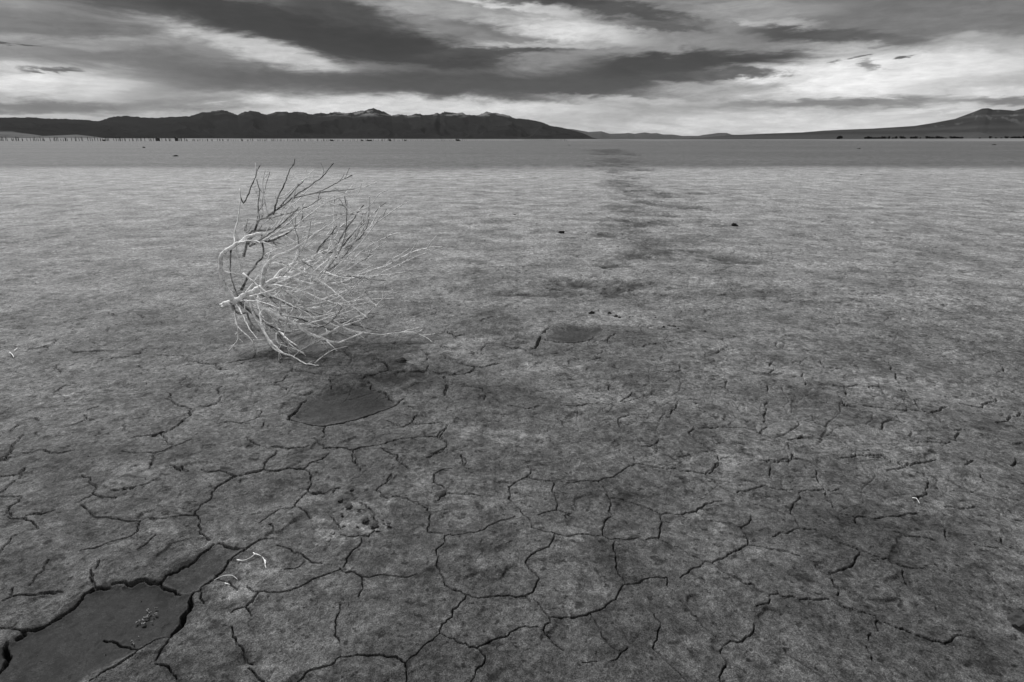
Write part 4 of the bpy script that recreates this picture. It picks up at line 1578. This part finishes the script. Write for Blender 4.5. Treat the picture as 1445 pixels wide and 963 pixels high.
def make_world():
    w = bpy.data.worlds.new("World")
    scene.world = w
    w.use_nodes = True
    t = w.node_tree
    for n in list(t.nodes): t.nodes.remove(n)
    nt = NT(t)
    co = nt.n("ShaderNodeTexCoord").outputs["Generated"]
    sep = nt.n("ShaderNodeSeparateXYZ")
    nt.l(co, sep.inputs[0])
    az = nt.math("ARCTAN2", sep.outputs[0], sep.outputs[1])
    el = nt.math("ARCSINE", sep.outputs[2])
    cmb = nt.n("ShaderNodeCombineXYZ")
    nt.l(az, cmb.inputs[0]); nt.l(el, cmb.inputs[1])
    uv0 = cmb.outputs[0]
    # wisps: drawn-out noise, pushed sideways
    mp = nt.n("ShaderNodeMapping", vector_type="POINT")
    mp.inputs["Scale"].default_value = (6.0, 30.0, 1)
    mp.inputs["Rotation"].default_value = (0, 0, math.radians(3))
    nt.l(uv0, mp.inputs["Vector"])
    nz = nt.n("ShaderNodeTexNoise", i_Scale=1.0, i_Detail=9, i_Roughness=.62, i_Distortion=.6)
    nt.l(mp.outputs[0], nz.inputs["Vector"])
    off = nt.n("ShaderNodeVectorMath", operation="SUBTRACT")
    nt.l(nz.outputs["Color"], off.inputs[0]); off.inputs[1].default_value = (.5, .5, .5)
    sc = nt.n("ShaderNodeVectorMath", operation="MULTIPLY")
    nt.l(off.outputs[0], sc.inputs[0]); sc.inputs[1].default_value = (.17, .040, 0)
    mpf = nt.n("ShaderNodeMapping", vector_type="POINT")
    mpf.inputs["Scale"].default_value = (30.0, 130.0, 1)
    nt.l(uv0, mpf.inputs["Vector"])
    nzf = nt.n("ShaderNodeTexNoise", i_Scale=1.0, i_Detail=6, i_Roughness=.65, i_Distortion=.4)
    nt.l(mpf.outputs[0], nzf.inputs["Vector"])
    off2 = nt.n("ShaderNodeVectorMath", operation="SUBTRACT")
    nt.l(nzf.outputs["Color"], off2.inputs[0]); off2.inputs[1].default_value = (.5, .5, .5)
    sc2 = nt.n("ShaderNodeVectorMath", operation="MULTIPLY")
    nt.l(off2.outputs[0], sc2.inputs[0]); sc2.inputs[1].default_value = (.045, .015, 0)
    ad = nt.n("ShaderNodeVectorMath", operation="ADD")
    nt.l(uv0, ad.inputs[0]); nt.l(sc.outputs[0], ad.inputs[1])
    ad2 = nt.n("ShaderNodeVectorMath", operation="ADD")
    nt.l(ad.outputs[0], ad2.inputs[0]); nt.l(sc2.outputs[0], ad2.inputs[1])
    uv = ad2.outputs[0]
    # broken deck everywhere else
    mpd = nt.n("ShaderNodeMapping", vector_type="POINT")
    mpd.inputs["Scale"].default_value = (2.2, 7.0, 1)
    nt.l(uv, mpd.inputs["Vector"])
    deck = nt.noise(mpd.outputs[0], 1.0, 6, .55, .5)
    cur = nt.mr(deck, .3, .7, DECK[0], DECK[1])
    # the low sky to the left and behind, outside the picture, is broken cloud brightened as added fill light for the twigs
    dt = nt.n("ShaderNodeVectorMath", operation="DOT_PRODUCT")
    nt.l(co, dt.inputs[0]); dt.inputs[1].default_value = (-.83, -.55, 0)
    side = nt.mr(dt.outputs["Value"], .25, .9, 0, 1, True)
    low = nt.mr(el, .75, .25, 0, 1, True)
    cur = nt.math("MULTIPLY", cur, nt.math("ADD", 1.0, nt.math("MULTIPLY", nt.math("MULTIPLY", side, low), 4.0)))
    for (cx, cy, a, b, tilt, g, op, hard) in CLOUDS:
        c = azel(cx, cy)
        th = math.radians(tilt)
        e = azel(cx + math.cos(th) * a * .5, cy + math.sin(th) * a * .5)
        f = azel(cx - math.cos(th) * a * .5, cy - math.sin(th) * a * .5)
        ang = math.atan2(e[1] - f[1], e[0] - f[0])
        ha = math.hypot(e[0] - f[0], e[1] - f[1])
        hb = abs(azel(cx, cy - b * .5)[1] - azel(cx, cy + b * .5)[1])
        m = nt.n("ShaderNodeMapping", vector_type="TEXTURE")
        m.inputs["Location"].default_value = (c[0], c[1], 0)
        m.inputs["Rotation"].default_value = (0, 0, ang)
        m.inputs["Scale"].default_value = (ha, hb, 1)
        nt.l(uv, m.inputs["Vector"])
        ln = nt.n("ShaderNodeVectorMath", operation="LENGTH")
        nt.l(m.outputs[0], ln.inputs[0])
        mask = nt.mr(ln.outputs["Value"], 1.15, .15 + hard * .75, 0, op, True)
        cur = nt.mixf(mask, cur, s2l(g) * 10 * (1.18 if g > 140 else .62))
    # small-scale fibres in the cloud
    fib = nt.mr(nzf.outputs[0], .3, .7, .84, 1.16)
    fib2 = nt.mr(nz.outputs[0], .3, .7, .80, 1.20)
    cur = nt.math("MULTIPLY", cur, nt.math("MULTIPLY", fib, fib2))
    sky = nt.n("ShaderNodeTexSky", sky_type="NISHITA", sun_disc=False, sun_elevation=sun_el, sun_rotation=sun_az % (2 * math.pi))
    bw = nt.n("ShaderNodeRGBToBW")
    nt.l(sky.outputs[0], bw.inputs[0])
    clear = nt.math("MINIMUM", bw.outputs[0], 9.0)
    fin = nt.mixf(.985, clear, cur)
    bg = nt.n("ShaderNodeBackground", i_Strength=.1)
    nt.l(fin, bg.inputs["Color"])
    out = nt.n("ShaderNodeOutputWorld")
    nt.l(bg.outputs[0], out.inputs["Surface"])


DECK = (1.2, 3.6)
make_world()

vs = scene.view_settings
vs.view_transform = "Standard"
vs.look = "None"
vs.exposure = 0.0
vs.gamma = 1.0
scene.cycles.max_bounces = 6
scene.cycles.volume_bounces = 0
